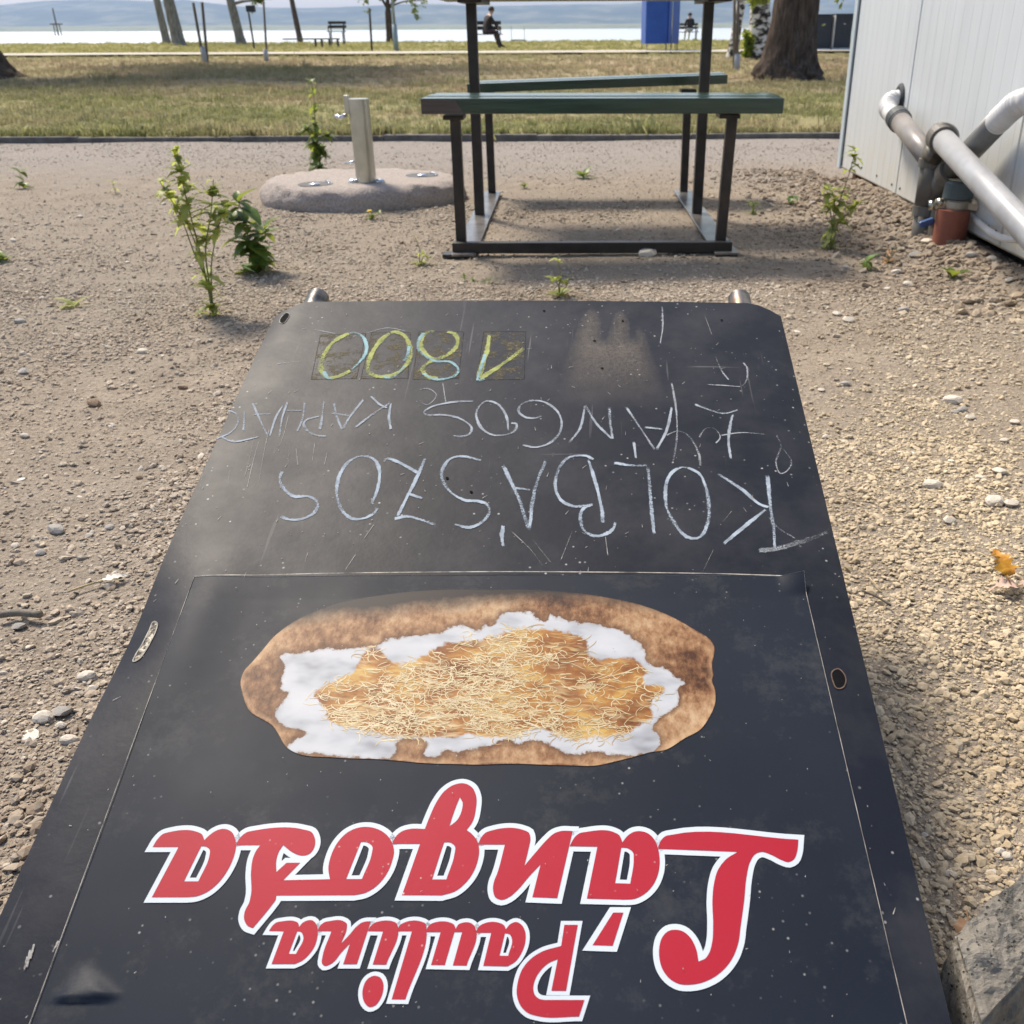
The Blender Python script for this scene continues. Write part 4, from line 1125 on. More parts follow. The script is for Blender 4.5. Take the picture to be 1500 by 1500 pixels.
# chalk writing
CL = 0.00035
crng = random.Random(55)
_lift = [0]
def chalk(strokes, wpx, mat, name='chalk_letter', lift=CL):
    """powdery strokes: thin strips, dense in the middle and fading to the sides"""
    vs = []; fs = []; soft = []; r = crng
    for s in strokes:
        q = [UV(*p) for p in open_spline(s, 8)]
        L = [q[0]]
        for p in q[1:]:
            if (p - L[-1]).length > 1e-4: L.append(p)
        n = len(L); ph = r.uniform(0, 9); d = wpx * SW / 900.0 / 2 * 1.35
        T = [(L[min(n - 1, i + 1)] - L[max(0, i - 1)]).normalized() for i in range(n)]
        _lift[0] = (_lift[0] + 1) % 9
        li = lift + 2.5e-5 * _lift[0]; b = len(vs)
        for i in range(n):
            wv = d * (0.95 + 0.25 * math.sin(i * 0.35 + ph) * math.sin(i * 0.13 + ph * 2) + r.uniform(-0.10, 0.10))
            press = 0.72 + 0.28 * math.sin(i * 0.17 + ph * 3)
            nn = Vector((-T[i].y, T[i].x)) * wv
            off = nn * r.uniform(-0.10, 0.10)
            for k in (-1, -0.45, 0.45, 1):
                vs.append(E(L[i] + off + nn * k, li)); soft.append(0.0 if abs(k) == 1 or i in (0, n - 1) else press)
        for i in range(n - 1):
            for k in range(3): fs.append((b + 4 * i + k, b + 4 * i + 4 + k, b + 4 * i + 5 + k, b + 4 * i + 1 + k))
    mb = MB(); mb.add(vs, fs); me = mb.mesh(name)
    at = me.attributes.new('soft', 'FLOAT', 'POINT'); at.data.foreach_set('value', soft)
    o = sheet_obj(name, me, panel); o.data.materials.append(mat)
    if 'scratch' in name or 'smear' in name or 'scrap' in name: stuff(o)
    return o
cw = 5.0
for st in (
    [z2([(1152, 945), (1165, 1080), (1180, 1180), (1185, 1275)]), z2([(930, 938), (1040, 1010), (1110, 1070), (1160, 1090)]), z2([(1150, 1095), (1080, 1150), (955, 1252)])],
    [z2([(800, 912), (860, 950), (890, 1040), (895, 1130), (870, 1205), (830, 1225), (780, 1205), (740, 1150), (710, 1090), (705, 1000), (730, 940), (770, 915), (803, 914)])],
    [z2([(475, 893), (560, 905), (628, 905)]), z2([(628, 905), (640, 1060), (655, 1210)])],
    [z2([(365, 875), (400, 990), (425, 1100), (430, 1160)]), z2([(390, 880), (350, 862), (280, 870), (235, 920), (220, 990), (240, 1050), (290, 1080), (340, 1082), (390, 1072)]),
     z2([(385, 1075), (345, 1090), (330, 1130), (345, 1185), (390, 1212), (440, 1205), (475, 1180), (485, 1150)])],
    [z2([(182, 875), (130, 1010), (105, 1190)]), z1([(1370, 900), (1440, 1050), (1485, 1190)]), z2([(35, 1000), (115, 1012)]), z1([(1372, 1165), (1365, 1215), (1372, 1260)])],
    [z1([(1280, 885), (1200, 865), (1140, 875), (1105, 920), (1105, 970), (1140, 1020), (1200, 1055), (1260, 1060), (1300, 1075), (1310, 1110), (1280, 1150), (1220, 1175), (1155, 1160)])],
    [z1([(845, 888), (870, 875), (930, 900), (1000, 940)]), z1([(1030, 870), (1000, 940), (950, 1040), (905, 1130)]), z1([(945, 1025), (1020, 1050)]), z1([(890, 1138), (960, 1128), (1078, 1165)])],
    [z1([(790, 1078), (815, 1020), (828, 950), (820, 900), (790, 870), (740, 865), (690, 890), (655, 940), (640, 1000), (645, 1060), (670, 1110), (710, 1138), (760, 1135), (800, 1115), (820, 1088)])],
    [z1([(400, 930), (390, 970), (410, 1010), (450, 1040), (510, 1040), (545, 1055), (555, 1085), (530, 1120), (480, 1140), (430, 1142), (392, 1128)])]):
    chalk(st, cw, M['chalk'])
cw2 = 3.9
for i, st in enumerate((
    [z2([(830, 637), (890, 660), (960, 678), (1025, 662)]), z2([(1000, 680), (985, 750), (982, 810), (992, 880)])],
    [z2([(530, 648), (600, 750), (660, 840)]), z2([(733, 648), (710, 750), (665, 838)]), z2([(610, 738), (700, 748)]), z2([(565, 800), (575, 878)])],
    [z2([(278, 808), (330, 740), (352, 640)]), z2([(352, 640), (400, 720), (472, 792)]), z2([(472, 792), (462, 720), (458, 650)])],
    [z2([(75, 815), (130, 825), (190, 810), (235, 770), (248, 720), (230, 670), (180, 632), (120, 622), (70, 640), (60, 670), (90, 695), (135, 698), (160, 688)])],
    [z1([(1395, 755), (1385, 690), (1350, 640), (1300, 625), (1265, 650), (1253, 690), (1275, 740), (1320, 770), (1375, 772), (1420, 755), (1430, 725), (1405, 720)])],
    [z1([(1245, 625), (1160, 628), (1070, 645), (1025, 670), (1040, 685), (1110, 685), (1180, 700), (1230, 735), (1225, 765), (1190, 778), (1150, 775)])],
    [z1([(880, 630), (870, 690), (878, 750)]), z1([(788, 602), (830, 640), (862, 655)]), z1([(880, 630), (800, 680), (718, 742)])],
    [z1([(760, 615), (700, 690), (665, 750)]), z1([(628, 630), (640, 690), (665, 750)]), z1([(612, 675), (700, 690)])],
    [z1([(585, 620), (575, 700), (565, 750)]), z1([(565, 690), (510, 705), (495, 730), (520, 760), (560, 775), (595, 777)])],
    [z1([(500, 625), (490, 700), (465, 760)]), z1([(425, 625), (400, 700), (388, 785)]), z1([(410, 665), (490, 665)])],
    [z1([(270, 630), (300, 700), (340, 785)]), z1([(405, 640), (370, 700), (345, 780)]), z1([(355, 680), (270, 682)])],
    [z1([(235, 660), (230, 760)]), z1([(160, 655), (200, 680), (205, 720), (170, 760), (105, 785)]), z1([(120, 770), (190, 800), (300, 780)])])):
    chalk(st, cw2 if i < 9 else 3.0, M['chalk2'])
for st, wd in (([z2([(1110, 1280), (1200, 1270), (1320, 1235), (1430, 1190)])], 9), ([z2([(920, 420), (950, 490), (985, 535)]), z2([(880, 552), (960, 556), (1040, 562)]), z2([(1040, 562), (1062, 530), (1062, 480), (1045, 455)]), z2([(1045, 455), (1075, 490)])], 3),
               ([z2([(1190, 770), (1212, 820), (1190, 890), (1208, 940), (1243, 925), (1257, 885), (1215, 825)])], 2.6), ([z2([(705, 775), (760, 755), (810, 780), (850, 850), (858, 910)])], 3.4),
               ([z2([(850, 785), (880, 745), (920, 745), (945, 780), (925, 810)]), z2([(945, 775), (1040, 762), (1150, 770)])], 2.6), ([z2([(730, 540), (750, 650), (755, 780), (735, 905)])], 3.4),
               ([z2([(690, 205), (692, 300), (680, 380)])], 3), ([z2([(1160, 1130), (1200, 1180), (1280, 1230)])], 3), ([z1([(375, 460), (430, 455), (490, 450)])], 2.6),
               ([z1([(540, 310), (640, 330)]), z1([(760, 330), (860, 305), (950, 320)])], 2.0), ([z1([(985, 580), (1040, 570), (1078, 600), (1040, 640), (1000, 620)]), z1([(1105, 540), (1120, 635)])], 2.0)):
    chalk(st, wd, M['chalk_faint'], 'chalk_smear')
# price tiles and digits
tiles = [[(160, 85), (430, 78), (375, 345), (105, 350)], [(465, 72), (695, 75), (680, 345), (400, 346)], [(745, 70), (1012, 70), (980, 346), (710, 350)], [(1130, 70), (1380, 70), (1370, 350), (1090, 355)]]
for tl in tiles:
    q = [UV(*p[:2]) for p in z6(tl)]
    ta = sheet_obj('price_tile', union_mesh('price_tile', outline_polys(q, 0.00018), CL * 0.6), panel); ta.data.materials.append(M['groove'])
    t2 = sheet_obj('price_tile_dirt', union_mesh('price_tile_dirt', [q], CL * 0.8), panel); t2.data.materials.append(M['stencil'])
for st in ([(335, 76), (262, 112), (210, 160), (172, 230), (166, 290), (200, 338), (260, 335), (345, 298)],), ([(575, 75), (520, 120), (470, 190), (445, 260), (450, 310), (510, 335), (590, 325), (660, 280), (695, 210), (690, 150), (660, 95), (610, 72), (575, 75)],), \
        ([(840, 68), (785, 80), (755, 130), (770, 185), (825, 228), (880, 225), (940, 190), (975, 140), (960, 88), (910, 70)], [(840, 235), (790, 262), (765, 295), (800, 338), (860, 346)]), ([(1165, 85), (1150, 180), (1125, 260), (1098, 348)], [(1100, 350), (1200, 290), (1280, 235), (1375, 165)]):
    chalk([z6(s) for s in st], 8.5, M['chalk_yellow'], 'chalk_digit', CL * 1.2)
for st in ([(340, 300), (410, 230), (435, 170), (420, 110), (380, 78), (330, 76)], [(180, 300), (200, 340), (235, 345)]), ([(690, 150), (675, 215), (655, 245)], [(665, 270), (600, 335), (530, 340)]), \
        ([(775, 75), (742, 130), (745, 180), (790, 220), (850, 245), (930, 250), (978, 290), (960, 330), (900, 350), (830, 350), (765, 315)],), ([(1140, 200), (1120, 270), (1095, 352), (1140, 348)],):
    chalk([z6(s) for s in st], 5.6, M['chalk_cyan'], 'chalk_digit', CL * 1.6)
# scratches: long ones left of the writing, then many small flecks
chalk([z1(s) for s in ([(285, 740), (262, 850), (235, 960)], [(345, 740), (320, 850), (295, 1000)], [(430, 680), (400, 790), (355, 865)], [(300, 790), (270, 900), (245, 1010)], [(55, 890), (38, 1010)], [(170, 920), (160, 1020)],
                               [(435, 800), (425, 900)], [(460, 820), (470, 910)], [(545, 800), (530, 900)], [(600, 840), (585, 905)], [(805, 1160), (755, 1230)], [(725, 1290), (672, 1370)], [(515, 1280), (497, 1335)])], 1.1, M['scratch'], 'scratch_marks')
chalk([z2(s) for s in ([(25, 1190), (110, 1270), (170, 1350)], [(110, 1215), (205, 1335)], [(920, 1265), (858, 1392)], [(440, 1210), (452, 1305)], [(875, 245), (910, 340)], [(1000, 1100), (950, 1160)], [(300, 1180), (240, 1330)])], 1.1, M['scratch'], 'scratch_marks')
def flecks():
    r = random.Random(31); P = []
    while len(P) < 420:
        u = r.uniform(-SW / 2 + 0.005, SW / 2 - 0.005); v = r.uniform(-SL * 0.9, -0.01)
        a = r.gauss(1.2, 0.5); L = r.choice([0.0007, 0.0009, 0.0012, 0.002, 0.005]) * r.uniform(0.6, 1.3); wd = r.uniform(0.0002, 0.0004)
        onp = v < PC[1].y - 0.004 and abs(u) < SW * 0.46
        if onp and L > 0.0016: continue
        d = Vector((math.cos(a), math.sin(a))); n_ = Vector((-d.y, d.x)) * wd
        p = Vector((u, v)); q = p + d * L
        li = (PL + 0.0016 if onp else CL * 2.2)
        P.append(([p - n_, q - n_ * 0.3, q + n_ * 0.3, p + n_], li))
    mb = MB()
    for p, li in P: mb.add([E(x, li) for x in p], [(0, 1, 2, 3)])
    me = mb.mesh('paint_flecks'); me.materials.append(M['fleck'])
    stuff(sheet_obj('paint_flecks', me, panel))
flecks()
# dusty hand-shaped smudge right of the price
def smudge():
    out = [Vector(p) for p in z2([(250, 640), (240, 520), (270, 420), (310, 320), (345, 240), (380, 215), (415, 250), (440, 350), (462, 290), (485, 235), (515, 225), (545, 270), (562, 350), (585, 300), (610, 320), (640, 400), (680, 500), (700, 600), (650, 660), (450, 690)])]
    loop = [UV(*p) for p in spline([tuple(p) for p in out], 6)]
    ins = []
    r = random.Random(3)
    xs_ = [p.x for p in loop]; ys_ = [p.y for p in loop]
    def inside(q):
        c = False
        for i in range(len(loop)):
            a, b = loop[i - 1], loop[i]
            if (a.y > q.y) != (b.y > q.y) and q.x < (b.x - a.x) * (q.y - a.y) / (b.y - a.y) + a.x: c = not c
        return c
    for _ in range(1500):
        q = Vector((r.uniform(min(xs_), max(xs_)), r.uniform(min(ys_), max(ys_))))
        if inside(q): ins.append(q)
    area = sum(loop[i - 1].x * loop[i].y - loop[i].x * loop[i - 1].y for i in range(len(loop)))
    f = list(range(len(loop)));
    if area < 0: f = f[::-1]
    rr = delaunay_2d_cdt(loop + ins, [], [f], 1, 1e-6)
    me = bpy.data.meshes.new('smudge'); me.from_pydata([tuple(E(v, CL * 0.5)) for v in rr[0]], [], [tuple(t) for t in rr[2]])
    at = me.attributes.new('fade', 'FLOAT', 'POINT')
    y0, y1 = min(ys_), max(ys_)
    vals = []
    for v in rr[0]:
        dm = min((Vector(v) - p).length for p in loop)
        vals.append(min(1, dm / 0.022) ** 0.8 * min(1, max(0, 1.5 * (v[1] - y0) / (y1 - y0) - 0.1)) * 0.62)
    at.data.foreach_set('value', vals); me.materials.append(M['smudge'])
    sheet_obj('dust_smudge', me, panel)
smudge()
# holes and weld spots in the sheet
def hole(px_pts, name, rimmat, rim=0.0022, rng_seed=1, fill='groove'):
    loop = [UV(*p) for p in spline(px_pts, 3)]
    a = sheet_obj(name, union_mesh(name, outline_polys(loop, rim), CL * 2), panel); a.data.materials.append(M[rimmat])
    b = sheet_obj(name + '_inside', fill_mesh(name, loop, [], CL * 1.5), panel); b.data.materials.append(M[fill])
k8 = crop(170, 820, 1500 / 190)
hole(k8([(185, 1150), (205, 1080), (280, 960), (370, 790), (430, 690), (470, 720), (460, 800), (400, 930), (330, 1050), (240, 1145)]), 'torn_hole', 'worn', 0.0005, fill='scraps')
hole([(1219, 984), (1227, 980), (1235, 986), (1239, 998), (1234, 1008), (1226, 1009), (1220, 999)], 'bolt_hole', 'rust_dark', 0.0005)
hole([(409, 470), (412, 462), (420, 457), (424, 460), (421, 467), (413, 473)], 'weld_spot', 'worn', 0.0003)
for pts in ([(1050, 800), (1060, 792)],): pass
r_ = random.Random(9)
mb = MB()
for (px, py) in ((797, 457), (912, 472), (871, 501), (882, 541), (1057, 470), (655, 700), (690, 720)):
    p = UV(px, py); mb.add([E(p + Vector((math.cos(a) * 0.0016, math.sin(a) * 0.0016)), CL * 2.4) for a in [i * math.pi / 4 for i in range(8)]], [tuple(range(8))])
o = stuff(sheet_obj('pin_holes', mb.mesh('pin_holes'), panel)); o.data.materials.append(M['groove'])
# torn scraps of straw stuck on the left rim
stw = chalk([[(46, 1390), (40, 1420)], [(52, 1382), (44, 1408)], [(88, 1378), (77, 1398)], [(42, 1400), (36, 1425)]], 2.4, M['scratch'], 'straw_scrap', CL * 3)

# ------------------------------------------------------------------ picnic table
def sq_bar(a, b, w, mb=None):
    a = Vector(a); b = Vector(b); mb = mb or MB()
    d = (b - a); L = d.length
    rot = d.to_track_quat('Z', 'Y').to_matrix()
    return mb.box((a + b) / 2, (w, w, L), rot)
def picnic_table():
    pts = {k: G(*p) for k, p in dict(fl=(681, 371), fr=(1050, 371), ml=(703, 320), mr=(1024, 318), bl=(724, 288), br=(1004, 286)).items()}
    t = thing('picnic_table', (0.08, 3.75, 0), 'small picnic table with dark steel frame and glossy green wooden seats', 'table')
    yf, ym, yb = 3.16, 3.81, 4.36
    zs = 0.428
    xl, xr = -0.36, 0.50
    for x, xt in ((-0.345, -0.343), (0.487, 0.500)):
        sq_bar((x, yf, 0.0), (xt, yf, zs - 0.012), 0.032).obj('leg', M['dark_steel'], t, bevel=0.003)
        sq_bar((x + 0.005, ym, 0.0), (x + 0.008, ym, 0.735), 0.036).obj('post', M['dark_steel'], t, bevel=0.003)
        sq_bar((x + 0.014, yb, 0.0), (x + 0.012, yb, zs - 0.006), 0.032).obj('leg', M['dark_steel'], t, bevel=0.003)
        MB().box((x, yf, zs - 0.016), (0.062, 0.09, 0.012)).obj('bracket', M['dark_steel'], t, bevel=0.002)
        MB().box((x + 0.02, ym, 0.735), (0.08, 0.4, 0.012)).obj('bracket', M['dark_steel'], t, bevel=0.002)
        MB().box((x + 0.012, yb, zs - 0.010), (0.062, 0.09, 0.012)).obj('bracket', M['dark_steel'], t, bevel=0.002)
        # flat bar on the ground joining the three legs
        MB().box((x + 0.012, (yf + yb) / 2 - 0.02, 0.012), (0.075, yb - yf + 0.12, 0.008)).obj('base_bar', M['base_steel'], t, bevel=0.002)
    sq_bar((-0.37, yf - 0.035, 0.028), (0.52, yf - 0.035, 0.026), 0.034).obj('cross_bar', M['dark_steel'], t, bevel=0.003)
    for x in (-0.365, 0.50):
        MB().box((x, yf - 0.05, 0.008), (0.07, 0.05, 0.012)).obj('foot_plate', M['dark_steel'], t, bevel=0.002)
    # seats: three planks each, table: four planks
    def planks(yc, z, x0, x1, n, w, gap, th, tilt=0.0, edge=None):
        for i in range(n):
            y = yc + (i - (n - 1) / 2) * (w + gap)
            rot = Matrix.Rotation(tilt, 3, 'Y')
            sx = (i * 7 % 3 - 1) * 0.006
            o = MB().box(((x0 + x1) / 2 + sx, y, z + th / 2 + 0.0015 * (i % 2)), (x1 - x0, w, th), rot).obj('plank', M['green'], t, bevel=0.003)
        return o
    planks(yf - 0.005, zs, -0.42, 0.632, 3, 0.085, 0.008, 0.042, 0.004)
    planks(yb + 0.005, zs + 0.006, -0.40, 0.648, 3, 0.085, 0.008, 0.034, -0.028)
    planks(ym, 0.741, -0.45, 0.67, 5, 0.095, 0.008, 0.036)
    # paint worn away at the left end of the front seat
    e = 0.0012
    y = yf - 0.005 - 1 * 0.093 - 0.0425 - e
    me = MB().add([(-0.4245, y, zs + 0.002), (-0.302, y, zs + 0.002), (-0.325, y, zs + 0.04), (-0.4245, y, zs + 0.04)], [(0, 1, 2, 3)])
    me.obj('bare_wood', M['bareboard'], t)
M['base_steel'] = m_noisy('base_steel', [(0.35, (0.1, 0.09, 0.085)), (0.7, (0.25, 0.235, 0.22))], 18, 0.3, 0.4, bump=0.1, bscale=90, bdist=0.002)
picnic_table()

# ------------------------------------------------------------------ water tap on its concrete slab
def tap():
    c = Vector((-0.885, 4.30, 0))
    t = thing('water_tap', c, 'short galvanised standpipe tap on a round concrete slab', 'tap')
    rx, ry, hgt = 0.425, 0.35, 0.085
    n = 150; prof = [(1.0, -0.05), (1.015, 0.0), (1.02, 0.02), (1.01, 0.04), (0.995, 0.058), (0.965, 0.074), (0.92, hgt), (0.8, hgt + 0.003), (0.6, hgt + 0.004), (0.3, hgt + 0.004), (0.0, hgt + 0.004)]
    vs = []; fs = []
    for i, (r, z) in enumerate(prof):
        for k in range(n):
            a = 2 * math.pi * k / n
            nz = float(fbm(np.array(math.cos(a) * 6 + i * 0.9), np.array(math.sin(a) * 6 + i * 0.5), 4, 61)) - 0.5
            w_ = 1 + 0.02 * math.sin(3 * a + 1) + 0.10 * nz * (r > 0.9)
            vs.append((c.x + rx * r * w_ * math.cos(a), c.y + ry * r * w_ * math.sin(a), z + (nz * 0.016 if 0 < i < 7 else 0)))
    for i in range(len(prof) - 1):
        for k in range(n): fs.append((i * n + k, i * n + (k + 1) % n, (i + 1) * n + (k + 1) % n, (i + 1) * n + k))
    MB().add(vs, fs).obj('slab', M['slab'], t, smooth=True)
    b = G(537, 268, hgt); top = atY(525, 146, b.y)
    MB().tube([b - Vector((0, 0, 0.02)), b.lerp(top, 0.5), top], 0.041, 28).obj('standpipe', M['galv'], t, smooth=False)
    smooth_by_angle(bpy.data.objects[[o.name for o in t.children if o.name.startswith('standpipe')][0]].data, 40)
    MB().tube([top - Vector((0, 0, 0.004)), top + Vector((0, 0, 0.004))], 0.043, 28).obj('pipe_cap', M['galv'], t)
    # lever on its left side
    l0 = top + Vector((-0.046, -0.005, -0.03))
    MB().box(l0 + Vector((0, 0, 0.012)), (0.02, 0.024, 0.07)).obj('lever_block', M['galv'], t, bevel=0.003)
    MB().tube([l0 + Vector((-0.004, 0, -0.024)), l0 + Vector((-0.03, -0.01, -0.036)), l0 + Vector((-0.052, -0.012, -0.028))], [0.009, 0.009, 0.007], 10).obj('lever', M['chrome'], t, smooth=True)
    s0 = atY(519, 238, b.y)
    MB().tube([s0 + Vector((0.015, 0, 0.01)), s0 + Vector((-0.012, -0.004, 0)), s0 + Vector((-0.038, -0.004, -0.004))], [0.006, 0.006, 0.004], 8).obj('spout', M['chrome'], t, smooth=True)
    for dx in (-0.052, 0.058):
        MB().lathe([(0.022, 0), (0.022, 0.006), (0.014, 0.014), (0.0, 0.016)], (b.x + dx, b.y - 0.012, hgt + 0.003), 12).obj('anchor_bolt', M['chrome'], t, smooth=True)
    for px, py in ((462, 271), (618, 258)):
        d = G(px, py, hgt)
        th = 0.0
        r0 = 0.07
        MB().lathe([(r0, -0.01), (r0, 0.0046), (r0 * 0.94, 0.0052), (r0 * 0.9, 0.0046)], (d.x, d.y, hgt), 28).obj('drain_disc', M['drain'], t)  # flat dark disc, the shade of the recess is put into its colour
        MB().tube([d + Vector((r0 * 0.95 * math.cos(a_), r0 * 0.95 * math.sin(a_), 0.0065)) for a_ in [R(x) for x in range(-25, 75, 10)]], 0.004, 8).obj('drain_rim', M['chrome'], t, smooth=True)
        MB().lathe([(0.024, 0.004), (0.022, 0.010), (0.012, 0.013), (0.001, 0.0135)], (d.x + 0.004, d.y - 0.03, hgt), 14).obj('drain_knob', M['chrome'], t, smooth=True)
tap()

# ------------------------------------------------------------------ site cabin at the right
WX = 1.262
def cabin():
    Y0, Y1, ZB, ZT = -0.35, 4.69, 0.076, 2.55
    XW = 3.6
    t = thing('site_cabin', (WX + 1.1, 2.2, 0), 'white metal-clad site cabin raised off the gravel, grey pipes along its wall', 'cabin')
    bounds = [Y0, 0.87, 1.87, 2.868, 3.868, Y1]
    def ribbed(y0, y1):
        prof = []
        y = y0 + 0.003; prof.append((0.012, y)); prof.append((0.0, y + 0.004))
        k = y0 + 0.04
        while k < y1 - 0.03:
            prof += [(0.0, k - 0.0045), (0.0006, k - 0.0025), (0.0006, k + 0.0025), (0.0, k + 0.0045)]
            k += 0.077
        prof += [(0.0, y1 - 0.007), (0.012, y1 - 0.003)]
        vs = []; fs = []
        for d, y in prof:
            vs += [(WX + d, y, ZB), (WX + d, y, ZT)]
        for i in range(len(prof) - 1): fs.append((2 * i, 2 * i + 1, 2 * i + 3, 2 * i + 2))
        n_ = len(vs)
        vs += [(WX + 0.05, prof[0][1], ZB), (WX + 0.05, prof[-1][1], ZB)]
        fs.append((n_ - 2,) + tuple(2 * i for i in range(len(prof))) + (n_ - 1,))
        return MB().add(vs, fs)
    for a, b in zip(bounds[:-1], bounds[1:]):
        ribbed(a, b).obj('wall_panel', M['panel'], t)
    MB().box((WX + 0.034, (Y0 + Y1) / 2, (ZB + ZT) / 2 + 0.004), (0.04, Y1 - Y0 - 0.02, ZT - ZB - 0.008)).obj('wall_core', M['seal'], t)
    # corner trim: light strip, dark seal
    MB().box((WX - 0.004, Y1 + 0.018, (ZB + ZT) / 2 - 0.01), (0.014, 0.05, ZT - ZB + 0.0)).obj('corner_trim', M['trim'], t, bevel=0.003)
    MB().box((WX + 0.001, Y1 - 0.010, (ZB + ZT) / 2), (0.008, 0.008, ZT - ZB - 0.01)).obj('corner_seal', M['seal'], t)
    MB().box((WX + 1.18, Y1 + 0.02, (ZB + ZT) / 2), (2.32, 0.05, ZT - ZB)).obj('end_wall', M['panel'], t)
    MB().box((WX + 1.18, Y0 - 0.02, (ZB + ZT) / 2), (2.32, 0.05, ZT - ZB)).obj('end_wall', M['panel'], t)
    MB().box((XW, (Y0 + Y1) / 2, (ZB + ZT) / 2), (0.05, Y1 - Y0, ZT - ZB)).obj('rear_wall', M['panel'], t)
    MB().box((WX + 1.17, (Y0 + Y1) / 2, ZT + 0.04), (2.46, Y1 - Y0 + 0.14, 0.08)).obj('roof', M['trim'], t, bevel=0.01)
    MB().box((WX + 1.17, (Y0 + Y1) / 2, ZB + 0.02), (2.25, Y1 - Y0 - 0.05, 0.03)).obj('floor_frame', M['rust'], t)
    MB().box((WX + 0.03, (Y0 + Y1) / 2, ZB - 0.004), (0.05, Y1 - Y0, 0.006)).obj('bottom_rail', M['rail'], t)
    for y in (3.66, 2.2, 0.6, 4.55):
        MB().box((WX + 0.045, y, ZB / 2 - 0.02), (0.04, 0.05, ZB + 0.03)).obj('support_post', M['rust'], t)
        MB().box((XW - 0.1, y, ZB / 2 - 0.02), (0.06, 0.06, ZB + 0.03)).obj('support_post', M['rust'], t)
    rv = MB().lathe([(0.005, 0), (0.005, 0.003), (0.0025, 0.005)], (0, 0, 0), 8).mesh('rivet'); rv.materials.append(M['seal'])
    for px, py in ((1262, 250), (1284, 262), (1306, 275), (1318, 281), (1346, 294), (1412, 322), (1447, 338), (1458, 345)):
        p = atX(px, py, WX)
        o = new_obj('rivet', rv); o.location = p + Vector((0.001, 0, 0.012)); o.rotation_euler = (0, -math.pi / 2, 0); put_under(o, t)
M['rail'] = m_noisy('rail', [(0.3, (0.28, 0.2, 0.12)), (0.7, (0.42, 0.34, 0.24))], 14, 0.8)
cabin()

